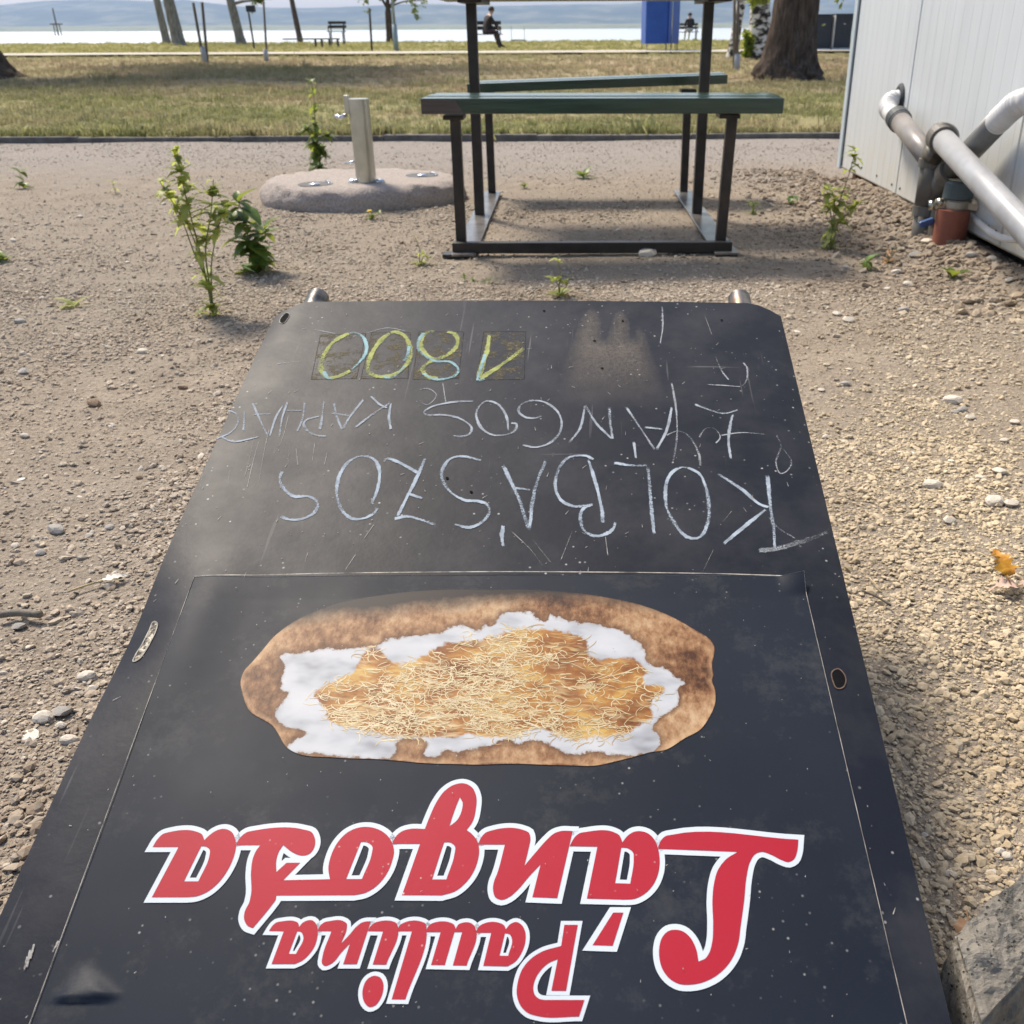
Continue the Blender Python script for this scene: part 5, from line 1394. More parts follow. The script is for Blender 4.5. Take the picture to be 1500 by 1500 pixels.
def arc_path(pts, k=8):
    return open_spline([tuple(p) for p in pts], k)
def drains():
    base = G(1361, 352)
    t = thing('drain_pipes', (1.17, 3.2, 0), 'grey plastic drain pipes with flexible hoses fixed along the cabin wall', 'pipe')
    XA = 1.195
    def P(px, py, x): return atX(px, py, x)
    # first pipe: out of the wall through a rubber flange, down to the tee
    f = P(1319, 143, WX)
    MB().tube([f + Vector((0.004, 0, 0)), f + Vector((-0.006, 0, 0)), f + Vector((-0.012, 0, 0))], [0.052, 0.05, 0.04], 22).obj('wall_flange', M['seal'], t, smooth=False)
    e = [f + Vector((0.005, 0, -0.004)), P(1306, 147, 1.225), P(1300, 157, 1.2), P(1305, 166, XA), P(1316, 176, XA)]
    path = arc_path(e, 14)
    rad = [0.031 * (1 + (0.09 * math.sin(i * 1.25) if i < 40 else 0)) for i in range(len(path))]
    MB().tube(path, rad, 18).obj('flexible_elbow', M['pvc_white'], t, smooth=True)
    a = P(1314, 172, XA); b = P(1368, 240, XA)
    d = (b - a).normalized()
    MB().tube([a, a + d * 0.045], 0.042, 24).obj('collar', M['seal'], t)
    MB().tube([a + d * 0.004, a + d * 0.05], 0.039, 24).obj('collar', M['pvc_light'], t)
    MB().tube([a + d * 0.02, b + d * 0.03], 0.035, 24).obj('pipe', M['pvc_grey'], t, smooth=True)
    # standing pipe with tee and branch
    XS = 1.165
    tp = P(1371, 208, XS); st = Vector((XS, tp.y, 0))
    MB().tube([(XS, tp.y, -0.03), (XS, tp.y, 0.12)], 0.033, 20).obj('standing_pipe', M['pvc_dark'], t, smooth=True)
    MB().tube([(XS, tp.y, 0.10), (XS, tp.y, 0.13)], 0.041, 20).obj('collar', M['pvc_dark'], t)
    MB().tube([(XS, tp.y, 0.12), (XS, tp.y, tp.z - 0.02)], 0.037, 22).obj('standing_pipe', M['pvc_dark'], t, smooth=True)
    MB().tube([(XS, tp.y, tp.z - 0.075), (XS, tp.y, tp.z - 0.05)], 0.044, 22).obj('collar', M['pvc_dark'], t)
    # big pipe running towards the viewer
    XB = 1.135
    q0 = P(1379, 203, XB); q1 = P(1505, 338, XB)
    dd = (q1 - q0).normalized()
    MB().tube([q0 - dd * 0.02, q0 + dd * 0.02], 0.042, 28).obj('collar', M['pvc_dark'], t)
    MB().tube([(XS, tp.y, tp.z - 0.04), tuple(q0 - dd * 0.01 + Vector((0.01, 0, 0))), tuple(q0)], [0.04, 0.046, 0.048], 22).obj('tee_bend', M['pvc_dark'], t, smooth=True)
    end = q1 + dd * 1.0
    MB().tube([q0, q0 + dd * 0.4, end], 0.0345, 30).obj('pipe', M['pvc_light'], t, smooth=True)
    el = end + dd * 0.04
    MB().tube([el - dd * 0.06, el + dd * 0.02, el + dd * 0.05 + Vector((0, 0, -0.03)), Vector((el.x, el.y - 0.06, -0.02))], 0.05, 20).obj('pipe_bend', M['pvc_dark'], t, smooth=True)
    # branch rising to the right with a corrugated hose
    j = P(1372, 275, 1.19); u = P(1462, 178, 1.20); m = P(1393, 252, 1.19)
    v = (u - j).normalized()
    MB().tube([(XS, tp.y, 0.15), tuple(j + v * 0.02), tuple(m)], 0.034, 20).obj('branch', M['pvc_dark'], t, smooth=True)
    MB().tube([m - v * 0.02, m + v * 0.02], 0.044, 22).obj('collar', M['pvc_dark'], t)
    MB().tube([m, u], 0.034, 22).obj('pipe', M['pvc_dark2'], t, smooth=True)
    h = [u - v * 0.07, u - v * 0.01, P(1474, 166, 1.2), P(1489, 153, 1.205), P(1508, 146, 1.22), P(1520, 143, WX + 0.02)]
    path = arc_path(h, 16)
    rad = [0.034 if i < 20 else 0.032 + 0.0035 * math.sin(i * 1.5) for i in range(len(path))]
    MB().tube(path, rad, 22).obj('corrugated_hose', M['pvc_white'], t, smooth=True)
    return tp
M['pvc_dark2'] = m_noisy('pvc_dark2', [(0.3, (0.10, 0.10, 0.097)), (0.7, (0.16, 0.158, 0.15))], 14, 0.45)
tp = drains()
def meter():
    b = G(1386, 374)
    r = 0.050
    top = atY(1389, 306, b.y).z
    t = thing('water_meter', b, 'rust-red plastic pipe stub with dark water meter and white hose', 'meter')
    MB().tube([b - Vector((0, 0, 0.05)), b + Vector((0, 0, top))], r, 32).obj('pipe_stub', M['red_pipe'], t)
    smooth_by_angle(t.children[0].data, 40)
    c = b + Vector((0.006, 0, 0))
    MB().lathe([(0.036, top - 0.02), (0.038, top + 0.02), (0.030, top + 0.034)], (c.x, c.y, 0), 22).obj('meter_body', M['brass'], t, smooth=True)
    MB().lathe([(0.034, top + 0.028), (0.046, top + 0.034), (0.044, top + 0.078), (0.040, top + 0.084), (0.0, top + 0.085)], (c.x, c.y, 0), 28).obj('meter_head', M['cap'], t)
    MB().lathe([(0.036, top + 0.0855), (0.034, top + 0.09), (0.0, top + 0.091)], (c.x, c.y, 0), 24).obj('meter_lid', M['capdust'], t)
    for sx in (1, -1):
        a = c + Vector((0.03 * sx, -0.012 * sx, top + 0.012))
        d = Vector((1 * sx, -0.35 * sx, -0.12)).normalized()
        MB().tube([a, a + d * 0.03], 0.018, 6).obj('union_nut', M['brass'], t)
        MB().tube([a + d * 0.03, a + d * 0.05], 0.015, 12).obj('fitting', M['galv'], t, smooth=True)
    pts = [atY(1413, 304, b.y - 0.01), atY(1428, 320, b.y - 0.02), atX(1447, 337, 1.215), atX(1462, 346, 1.22), atX(1480, 351, 1.225), atX(1510, 349, 1.235), WXp(1530, 345)]
    MB().tube(arc_path(pts, 8), 0.0095, 14).obj('hose', M['pvc_white'], t, smooth=True)
    # neighbouring stub, valve and blue handle
    s = G(1362, 365)
    MB().tube([s - Vector((0, 0, 0.03)), s + Vector((0, 0, 0.045))], 0.025, 18).obj('pipe_stub', M['pink_pipe'], t, smooth=False)
    MB().tube([s + Vector((0, 0, 0.04)), s + Vector((0, 0, 0.075))], 0.016, 12).obj('fitting', M['brass'], t)
    z = s + Vector((0.004, 0, 0.10))
    MB().tube([z - Vector((0, 0, 0.03)), z + Vector((0, 0, 0.035))], 0.019, 14).obj('valve', M['pvc_dark'], t)
    MB().tube([z + Vector((-0.012, -0.02, 0.02)), z + Vector((0.012, -0.03, 0.02))], 0.024, 14).obj('valve_nut', M['brass'], t)
    MB().box(z + Vector((-0.036, -0.02, -0.012)), (0.046, 0.018, 0.02), Matrix.Rotation(-0.35, 3, 'Y')).obj('valve_handle', M['valve_blue'], t, bevel=0.004)
    MB().tube([z + Vector((0, -0.01, 0.03)), z + Vector((0.02, -0.02, 0.045)), c + Vector((-0.055, 0.0, top + 0.02))], 0.012, 10).obj('fitting', M['galv'], t, smooth=True)
def WXp(px, py): return atX(px, py, WX)
meter()

# ------------------------------------------------------------------ concrete block, stones, dry leaves
def block():
    zt = 0.115
    A, B, D = G(1394, 1366, zt), G(1512, 1258, zt - 0.004), G(1434, 1508, zt - 0.012)
    Cn = B + D - A
    c = (A + Cn) / 2; c.z = 0
    bm = bmesh.new(); bmesh.ops.create_cube(bm, size=1)
    bmesh.ops.subdivide_edges(bm, edges=bm.edges, cuts=24, use_grid_fill=True)
    for v in bm.verts:
        a, b, h = v.co.x + 0.5, v.co.y + 0.5, v.co.z + 0.5
        top = A.lerp(D, a).lerp(B.lerp(Cn, a), b)
        p = Vector((top.x, top.y, -0.02 + (top.z + 0.02) * h)) - c
        k = float(fbm(np.array(p.x * 45 + p.z * 27), np.array(p.y * 45 - p.z * 21), 4, 3)) - 0.5
        k2 = float(fbm(np.array(p.x * 160 + p.z * 90), np.array(p.y * 160 - p.z * 70), 3, 5)) - 0.5
        ex = sum(1 for q in v.co if abs(q) > 0.47)
        cn = Vector((p.x, p.y, p.z - 0.05))
        if ex >= 2: p -= cn * (0.07 + 0.2 * max(0, k + 0.2))
        p += cn.normalized() * (k * 0.016 + k2 * 0.006)
        v.co = p
    me = bpy.data.meshes.new('concrete_block'); bm.to_mesh(me); bm.free(); me.materials.append(M['block'])
    o = new_obj('concrete_block', me); o.location = c
    tag(o, 'rough grey concrete block lying beside the edge of the fallen sign', 'block')
block()
STM = [[rock_mesh('stone', 100 + i, 2, 0.6, 0.12, M[k]) for i in range(3)] for k in ('stone_pale', 'stone_grey', 'stone_brown', 'shell')]
sr = random.Random(77)
def stone(px, py, wpx, kind=0, label=None, flat=1.0):
    p = G(px, py)
    dist = (p - O).length
    w_ = wpx / F * dist
    o = new_obj('stone' if kind != 3 else 'shell', STM[kind][sr.randrange(3)])
    p.z = float(gz(np.array(p.x), np.array(p.y)))
    if kind == 3: w_ *= 0.75; flat = 0.3
    hs = w_ * 0.9 * flat
    o.scale = (w_ * 0.85, w_ * sr.uniform(0.7, 1.0), hs)
    o.location = p + Vector((0, 0, hs * 0.18))
    o.rotation_euler = (sr.uniform(-0.2, 0.2), sr.uniform(-0.2, 0.2), sr.uniform(-0.6, 0.6))
    what = {0: 'pale limestone', 1: 'grey', 2: 'dark brown', 3: 'white'}[kind]
    noun = 'shell fragment' if kind == 3 else 'stone'
    size = 'tiny' if w_ < 0.011 else 'small' if w_ < 0.021 else 'thumb-sized'
    if p.x > 0.7 and p.y > 2.1: where = 'in the rubble near the cabin wall'
    elif p.x > 0.2 and p.y < 1.0: where = 'on yellow gravel beside the concrete block'
    elif p.x > 0.2 and p.y < 1.75: where = 'on the gravel between the sign and the orange leaf'
    elif p.x > 0.2: where = 'on the gravel right of the far end of the sign'
    elif p.y < 1.05: where = 'on the gravel beside the dented edge of the sign'
    elif p.y < 1.8: where = 'on the gravel left of the chalk writing'
    else: where = 'on open gravel round the young two-leaved weed'
    cat = 'shell' if kind == 3 else 'stone'
    grp = '%s %s %s' % (what, noun + 's', where)
    tag(o, label or '%s %s %s %s' % (size, what, noun, where), cat, None if label else size + ' ' + grp)
for a in ((83, 778, 24, 1), (160, 772, 13, 1), (131, 783, 11, 0), (140, 594, 20, 2), (268, 569, 13, 2), (38, 640, 12, 0), (30, 700, 14, 3), (35, 546, 16, 1), (210, 516, 14, 0), (155, 483, 8, 3), (117, 728, 9, 3),
          (28, 917, 18, 1), (127, 992, 24, 0), (137, 1009, 16, 0), (92, 1045, 26, 1), (66, 1053, 30, 0), (44, 1078, 34, 3), (101, 1083, 22, 0), (90, 1063, 16, 0), (1395, 588, 26, 0, 'pale flat-topped stone beside two smaller stones right of the sign'), (1410, 601, 17, 1), (1398, 606, 12, 1), (1421, 614, 15, 0),
          (1238, 563, 15, 1), (1210, 641, 12, 0), (1338, 665, 12, 3), (1365, 713, 25, 0), (1456, 741, 28, 0), (1481, 744, 21, 0), (1390, 767, 19, 0), (1203, 573, 10, 0), (1226, 461, 14, 0), (1243, 470, 17, 0), (1323, 456, 17, 1),
          (1168, 486, 14, 3), (1471, 648, 13, 0), (1486, 622, 14, 0), (1330, 533, 8, 0), (1393, 677, 12, 3), (1463, 697, 19, 0), (1435, 706, 15, 0), (1466, 1243, 15, 0), (1476, 1250, 14, 0), (1453, 1275, 14, 0), (1393, 1278, 15, 0), (1356, 1219, 9, 0),
          (948, 376, 26, 0, 'pale wedge of stone lying against the front bar of the picnic table'), (906, 338, 8, 0), (1355, 372, 16, 0), (1340, 381, 18, 1), (1312, 402, 14, 0), (1420, 395, 16, 1), (1450, 400, 14, 0), (1330, 418, 14, 0), (1240, 396, 12, 1),
          (1190, 300, 10, 1), (1165, 310, 10, 2), (1300, 425, 10, 0), (1475, 430, 14, 1), (240, 300, 7, 0), (62, 436, 9, 0), (30, 473, 14, 1), (175, 425, 8, 0), (187, 385, 7, 0), (20, 355, 9, 0), (118, 318, 8, 0), (320, 770, 9, 2), (205, 700, 10, 2), (60, 810, 14, 1), (24, 800, 12, 0)):
    stone(*a)
def leaf_blade(L, Wd, fold=0.25, curl=0.3, lobes=0, n=7, seed=0):
    """one leaf from its base at the origin along +Y"""
    r = random.Random(seed); vs = []; fs = []
    for i in range(n + 1):
        s = i / n
        w_ = Wd * 0.5 * (math.sin(math.pi * min(1, s * 0.97 + 0.03) ** 0.75) ** 0.9 if 0 < s < 1 else 0.03)
        if lobes: w_ *= 1 + 0.28 * (1 if i % 2 else -1) * (0.35 + 0.65 * math.sin(math.pi * s))
        y = L * s; z = -curl * L * s * s + 0.12 * L * s
        for sg in (-1, 0, 1):
            vs.append((sg * w_, y - (0.05 * L if sg and lobes else 0), z + abs(sg) * w_ * fold))
    for i in range(n):
        for q in (0, 1):
            b = i * 3 + q; fs.append((b, b + 1, b + 4, b + 3))
    return MB().add(vs, fs)
def dry_leaf(px, py, L, Wd, mat, rz, label, tilt=0.0, seed=1, curl=0.35, crumple=0.0, dz=0.0):
    p = G(px, py)
    r = random.Random(seed)
    mb = leaf_blade(L, Wd, 0.5, curl, 1, 10, seed)
    mb.v = [(x + r.gauss(0, crumple), y + r.gauss(0, crumple), z + r.gauss(0, crumple) + 0.06 * L * math.sin(x / Wd * 7 + y / L * 5)) for x, y, z in mb.v]
    # stalk
    mb.tube([(0, 0.002, 0), (0.001, -L * 0.25, 0.002)], 0.0007, 5)
    o = mb.obj('dry_leaf', mat, smooth=True)
    zmin = min(v[2] for v in mb.v)
    o.location = (p.x, p.y, 0.004 - min(0, zmin) * 0.6 + dz)
    o.rotation_euler = (tilt, 0.0, rz)
    tag(o, label, 'leaf')
dry_leaf(1470, 862, 0.042, 0.028, M['dry_orange'], 0.1, 'crumpled translucent orange leaf standing on the gravel', 0.75, 3, 0.5, 0.0016, 0.004)
dry_leaf(1486, 868, 0.034, 0.024, M['dry_pink'], 1.5, 'pale pinkish dry leaf lying under the orange leaf', 0.0, 4, 0.3, 0.0008)
dry_leaf(1494, 866, 0.046, 0.028, M['dry_pink'], 3.6, 'curled grey-pink dry leaf beside the orange leaf', 0.1, 5, 0.5, 0.0008)
dry_leaf(1408, 1400, 0.05, 0.026, M['dry_leaf'], 2.9, 'brown dry leaf wedged between the sign and the concrete block', 0.2, 6, 0.7, 0.001, 0.012)
dry_leaf(1412, 1480, 0.045, 0.03, M['dry_leaf'], -0.9, 'brown curled leaf at the foot of the concrete block', 0.1, 7, 0.6, 0.001, 0.006)
dry_leaf(150, 856, 0.035, 0.013, M['shell'], -1.1, 'bleached pale leaf blade at the end of a straw', 0.0, 8, 0.1)
def stick(pts, rad, mat, label, name='twig', cat='twig'):
    P = [G(*p) + Vector((0, 0, rad * 0.8 + 0.004)) for p in pts]
    o = MB().tube(arc_path(P, 4), rad, 7).obj(name, mat, smooth=True); tag(o, label, cat)
stick([(2, 908), (30, 905), (62, 908)], 0.0048, M['wood'], 'thick grey-brown twig lying on the gravel left of the sign')
stick([(100, 872), (125, 863), (152, 855)], 0.0014, M['straw'], 'thin yellow straw stalk with a bleached blade at its end', 'straw', 'straw')
stick([(1262, 870), (1285, 880), (1304, 892)], 0.0015, M['wood_dark'], 'thin dark twig close to the right edge of the sign')
stick([(1435, 815), (1450, 822), (1460, 829)], 0.0009, M['straw'], 'short pale straw next to the orange leaf', 'straw', 'straw')
stick([(1428, 870), (1434, 878), (1440, 886)], 0.0009, M['straw'], 'short straw lying left of the dry leaves', 'straw', 'straw')
stick([(1272, 850), (1290, 868)], 0.0007, M['straw'], 'hair-thin straw crossing the dark twig', 'straw', 'straw')

# ------------------------------------------------------------------ weeds
LEAF = {}
def leaf_me(kind, mat):
    if (kind, mat) not in LEAF:
        shp = {'goose': (1.0, 0.52, 0.25, 0.45, 1), 'lance': (1.0, 0.36, 0.3, 0.4, 0), 'round': (1.0, 0.62, 0.3, 0.35, 0), 'blade': (1.0, 0.1, 0.3, 0.5, 0)}[kind]
        mb = leaf_blade(*shp, 6, 1); me = mb.mesh('leaf', smooth=True); me.materials.append(M[mat]); LEAF[kind, mat] = me
    return LEAF[kind, mat]
def weed(px, py, label, stems, leaves, seed=0, kind='goose', mat='weed_pale', name='weed', group=None, base_leaves=0, base_size=0.04, flower=False):
    """stems: (dx, dy, height) ; leaves: (stem, t, size, tilt spread)"""
    r = random.Random(seed)
    b = G(px, py); b.z = float(gz(np.array(b.x), np.array(b.y)))
    if b.y > KERBY: b.z = float(lz(np.array(b.x), np.array(b.y)))
    t = thing(name, b, label, 'weed', group)
    paths = []
    h_total = max(q[2] for q in stems)
    for dx, dy, h in stems:
        pts = [b + Vector((dx * s * s + r.gauss(0, 0.004) * (s > 0), dy * s * s + r.gauss(0, 0.004) * (s > 0), h * s - 0.008 * (s == 0))) for s in (0, 0.25, 0.5, 0.75, 1)]
        pp_ = arc_path(pts, 4); paths.append(pp_)
        MB().tube(pp_, [0.0028 * (1 - 0.7 * i / len(pp_)) * (0.6 + h * 1.2) for i in range(len(pp_))], 6).obj('stem', M['stem'], t, smooth=True)
    me = leaf_me(kind, mat)
    def add(p, az, el, size):
        o = new_obj('leaf', me)
        o.matrix_basis = Matrix.Translation(p) @ Matrix.Rotation(az, 4, 'Z') @ Matrix.Rotation(el, 4, 'X') @ Matrix.Diagonal((size, size, size, 1))
        put_under(o, t)
    for si, tt, size, cnt in leaves:
        pth = paths[si % len(paths)]
        for k in range(int(cnt * 2.6) if h_total > 0.12 else cnt):
            q = min(1, max(0, tt + r.uniform(-0.05, 0.05))); p = pth[int(q * (len(pth) - 1))]
            add(p, r.uniform(0, 6.28), r.uniform(-0.5, 0.9), size * r.uniform(0.55, 1.3) * (1.1 if h_total > 0.12 else 1))
    for k in range(base_leaves):
        add(b + Vector((0, 0, 0.002)), 6.28 * k / base_leaves + r.uniform(-0.4, 0.4), r.uniform(0.15, 0.9), base_size * r.uniform(0.7, 1.2))
    if flower:
        p = paths[0][-1]
        MB().lathe([(0.002, -0.004), (0.011, 0.002), (0.008, 0.006), (0.0, 0.007)], p, 10).obj('flower', M['flower'], t)
    return t
weed(312, 459, 'tall lanky yellow-green weed with two thin stems left of the sign', [(-0.02, 0.0, 0.40), (0.05, 0.02, 0.33), (-0.05, 0.02, 0.28), (0.075, 0.0, 0.27), (-0.075, 0.0, 0.33)],
     [(3, 0.97, 0.03, 6), (3, 0.82, 0.036, 4), (4, 0.97, 0.03, 6), (4, 0.85, 0.036, 4), (0, 0.99, 0.024, 7), (0, 0.93, 0.032, 5), (0, 0.86, 0.038, 4), (0, 0.76, 0.042, 4), (1, 0.97, 0.026, 6), (1, 0.88, 0.036, 5), (1, 0.78, 0.042, 4), (2, 0.97, 0.026, 6), (2, 0.85, 0.036, 4), (0, 0.62, 0.045, 3), (1, 0.62, 0.042, 3), (2, 0.6, 0.04, 2), (0, 0.45, 0.04, 2), (0, 0.25, 0.042, 4), (1, 0.2, 0.04, 3), (0, 0.07, 0.036, 6)], 1)
weed(378, 400, 'bushy dark green weed with broad shiny leaves beside the lanky weed', [(-0.07, 0.02, 0.17), (-0.03, 0, 0.22), (0.03, 0.03, 0.13)],
     [(0, 0.9, 0.06, 4), (0, 0.6, 0.06, 3), (1, 0.95, 0.06, 4), (1, 0.7, 0.06, 4), (1, 0.4, 0.06, 4), (2, 0.9, 0.05, 4), (2, 0.5, 0.06, 4), (0, 0.3, 0.06, 4)], 2, 'round', 'weed_green', base_leaves=7, base_size=0.085)
weed(470, 252, 'tall bushy green weed growing behind the water tap slab', [(0.0, 0, 0.45), (-0.05, 0, 0.24), (0.06, 0, 0.2)],
     [(0, 0.97, 0.03, 3), (0, 0.85, 0.035, 3), (0, 0.7, 0.045, 3), (0, 0.55, 0.045, 5), (0, 0.4, 0.05, 6), (0, 0.25, 0.06, 8), (1, 0.9, 0.045, 6), (1, 0.6, 0.055, 7), (2, 0.9, 0.045, 6), (2, 0.5, 0.06, 7), (0, 0.1, 0.07, 9)], 3, 'goose', 'weed_mid')
weed(1215, 368, 'thin upright weed with a few jagged leaves by the cabin corner', [(0.05, 0.02, 0.30), (0.0, 0.03, 0.17), (-0.03, 0.0, 0.2), (0.07, 0.0, 0.15)],
     [(2, 0.95, 0.036, 4), (2, 0.7, 0.04, 3), (3, 0.95, 0.036, 4), (3, 0.6, 0.04, 3), (0, 0.98, 0.034, 6), (0, 0.86, 0.028, 2), (0, 0.62, 0.045, 3), (0, 0.45, 0.042, 3), (1, 0.9, 0.042, 3), (0, 0.25, 0.036, 4), (1, 0.4, 0.036, 3), (0, 0.08, 0.034, 6)], 4, 'goose', 'weed_pale')
weed(108, 448, 'young weed with two upright green leaves on bare gravel', [(0, 0, 0.012)], [], 5, 'lance', 'weed_pale', base_leaves=4, base_size=0.062)
weed(36, 276, 'small two-leaved weed far out on the open gravel', [(0, 0, 0.08)], [(0, 0.9, 0.05, 3), (0, 0.4, 0.05, 3)], 6, 'round', 'weed_green', base_leaves=4, base_size=0.05)
weed(4, 385, 'small leafy weed next to a pale stone on the open gravel', [(0, 0, 0.02)], [(0, 0.9, 0.05, 3)], 7, 'round', 'weed_green', base_leaves=4, base_size=0.055)
weed(855, 262, 'low rosette weed on the gravel under the picnic table', [(0, 0, 0.03)], [(0, 0.9, 0.05, 4)], 8, 'lance', 'weed_green', base_leaves=9, base_size=0.075)
weed(1102, 312, 'small upright weed just right of the picnic table', [(0, 0, 0.05), (0.01, 0, 0.04)], [(0, 0.9, 0.035, 4), (1, 0.8, 0.035, 4)], 9, 'lance', 'weed_green', base_leaves=4, base_size=0.045)
weed(820, 432, 'pale flowering weed poking up behind the far edge of the sign', [(0, 0, 0.11), (-0.02, 0, 0.06), (0.03, 0, 0.06)], [(0, 0.9, 0.022, 5), (0, 0.5, 0.03, 4), (1, 0.8, 0.03, 5), (2, 0.8, 0.03, 5)], 10, 'round', 'weed_pale', base_leaves=6, base_size=0.04)
weed(545, 322, 'tiny yellow-flowered weed at the front of the concrete slab', [(0, 0, 0.03), (0.03, 0, 0.025)], [(0, 0.6, 0.03, 4), (1, 0.8, 0.03, 4)], 11, 'lance', 'weed_green', flower=True, base_leaves=5, base_size=0.035)
weed(616, 387, 'sparse low weed tuft left of the picnic table foot', [(-0.01, 0, 0.09), (0.01, 0, 0.04)], [(0, 0.95, 0.012, 3), (0, 0.4, 0.025, 3), (1, 0.7, 0.03, 5)], 12, 'lance', 'weed_pale', base_leaves=6, base_size=0.04)
weed(1268, 398, 'small dark weed at the front of the cabin rubble', [(0, 0, 0.03)], [(0, 0.9, 0.035, 4)], 13, 'round', 'weed_green', base_leaves=3, base_size=0.04)
weed(1393, 412, 'broad-leaved seedling in front of the red pipe stub', [(0, 0, 0.02)], [], 14, 'round', 'weed_green', base_leaves=4, base_size=0.055)
weed(768, 276, 'faint weed tuft left of the rosette under the table', [(0, 0, 0.02)], [(0, 0.9, 0.03, 3)], 15, 'lance', 'weed_green', base_leaves=5, base_size=0.04)
weed(703, 412, 'creeping ragged weed between table foot and sign', [(-0.06, 0.01, 0.012), (0.04, -0.03, 0.012)], [(0, 0.9, 0.018, 5), (0, 0.5, 0.018, 5), (1, 0.9, 0.018, 5), (1, 0.5, 0.018, 4)], 16, 'lance', 'weed_green')
weed(540, 318, 'tiny seedling beside the yellow flower at the slab', [(0, 0, 0.02)], [(0, 0.9, 0.02, 4)], 17, 'lance', 'weed_pale')
weed(170, 285, 'faint yellowish seedling on the bare far gravel', [(0, 0, 0.06)], [(0, 0.9, 0.03, 4), (0, 0.4, 0.03, 3)], 18, 'lance', 'weed_pale')
weed(1160, 300, 'small weed in the rubble between table and cabin', [(0, 0, 0.04)], [(0, 0.9, 0.04, 4)], 19, 'round', 'weed_green', base_leaves=3, base_size=0.04)
weed(1300, 385, 'dry reddish tuft in front of the pink pipe stub', [(0.02, 0, 0.06), (-0.03, 0, 0.05), (0.04, 0, 0.05)], [(0, 0.6, 0.02, 4), (1, 0.6, 0.02, 4), (2, 0.6, 0.02, 4)], 20, 'lance', 'dry_leaf', base_leaves=8, base_size=0.04)

# ------------------------------------------------------------------ trees
def trunk_mesh(path, rad, n=40, furrow=0.05, flare=None, seed=0, flute=0.0):
    """path: points; rad: radii; furrowed bark as real relief"""
    P = arc_path(path, 6); m = len(P)
    rr = np.interp(np.linspace(0, 1, m), np.linspace(0, 1, len(rad)), rad)
    vs = []; fs = []
    for i, p in enumerate(P):
        for k in range(n):
            a = 2 * math.pi * k / n
            f = 1 + furrow * (2 * float(vnoise(np.array(k * 9.0 / n * 2.2), np.array(i * 0.33 + seed * 7.1), seed)) - 1)
            f += flute * math.cos(5 * a + seed) * max(0, 1 - i / (m * 0.3)) ** 2
            vs.append((p.x + math.cos(a) * rr[i] * f, p.y + math.sin(a) * rr[i] * f, p.z))
    for i in range(m - 1):
        for k in range(n): fs.append((i * n + k, i * n + (k + 1) % n, (i + 1) * n + (k + 1) % n, (i + 1) * n + k))
    fs.append(tuple((m - 1) * n + k for k in range(n)))
    return MB().add(vs, fs)
def crown_mesh(clumps, size, seed, droop=0.0):
    """clumps: (centre, radius, count); leaf-sized faces through the volume"""
    g = np.random.default_rng(seed); vs = []; fs = []
    for c, rad, cnt in clumps:
        sub = g.normal(0, 0.55, (max(3, cnt // 40), 3)) * rad
        for k in range(cnt):
            q = sub[g.integers(len(sub))] + g.normal(0, 0.2, 3) * rad
            q[2] -= abs(g.normal(0, droop)) * rad
            p = np.array(c) + q
            d = g.normal(0, 1, 3); d[2] -= 0.6 * (1 if droop else 0.2); d /= np.linalg.norm(d)
            e = np.cross(d, g.normal(0, 1, 3)); e /= np.linalg.norm(e) + 1e-9
            L = size * g.uniform(0.6, 1.3); w_ = L * (0.22 if droop else 0.34)
            b = len(vs)
            vs += [tuple(p), tuple(p + d * L * 0.5 + e * w_), tuple(p + d * L), tuple(p + d * L * 0.5 - e * w_)]
            fs.append((b, b + 1, b + 2, b + 3))
    return MB().add(vs, fs)
def tree(px, py, wpx, label, bark='bark_grey', lean=(0, 0), top=6.0, crown=(), leaf='leaf_tree', lsize=0.09, limbs=(), seed=0, flare=1.5, furrow=0.05, n=28, droop=0.0, group=None, flute=0.04, tw=0.55):
    b = G(px, py); b.z = float(lz(np.array(b.x), np.array(b.y)))
    dist = (b - O).length
    r = wpx / F * dist * 0.5 * 1.05
    t = thing('tree', b, label, 'tree', group)
    hs = [-0.06, 0.06, 0.25, 0.7, 1.5, top * 0.5, top]
    path = [b + Vector((lean[0] * h / 2, lean[1] * h / 2, h)) for h in hs]
    rad = [r * flare * 1.15, r * flare, r * (1 + (flare - 1) * 0.45), r * 1.06, r, r * 0.85, r * tw * 0.5]
    trunk_mesh(path, rad, n, furrow, seed=seed, flute=flute).obj('trunk', M[bark], t, smooth=True)
    for i, (h, dx, dy, dz, rl) in enumerate(limbs):
        a = b + Vector((lean[0] * h / 2, lean[1] * h / 2, h)); e = a + Vector((dx, dy, dz)); m = a.lerp(e, 0.5) + Vector((0, 0, 0.1 * abs(dz) + 0.08))
        MB().tube(arc_path([a, m, e], 5), [rl * (1 - 0.06 * q) for q in range(11)], 9).obj('limb', M[bark], t, smooth=True)
    if crown:
        cl = [(tuple(b + Vector(c)), rad_, cnt) for c, rad_, cnt in crown]
        o = crown_mesh(cl, lsize, seed, droop).obj('crown', M[leaf], t); stuff(o)
    return t
def std_crown(h, rad, n, low=0.0, seed=0):
    r = random.Random(seed); out = []
    for i in range(9):
        a = i * 2.4; q = rad * r.uniform(0.3, 0.75)
        out.append(((math.cos(a) * q, math.sin(a) * q, h + rad * r.uniform(-0.35, 0.5)), rad * r.uniform(0.35, 0.55), n // 9))
    return out
far = dict(flare=1.35, n=20)
tree(263, 68, 13, 'grey leaning trunk of a twin tree by the lake shore, the thicker of the two', lean=(-0.18, 0.05), top=6, crown=std_crown(6.5, 2.6, 1800), seed=1, lsize=0.2, **far)
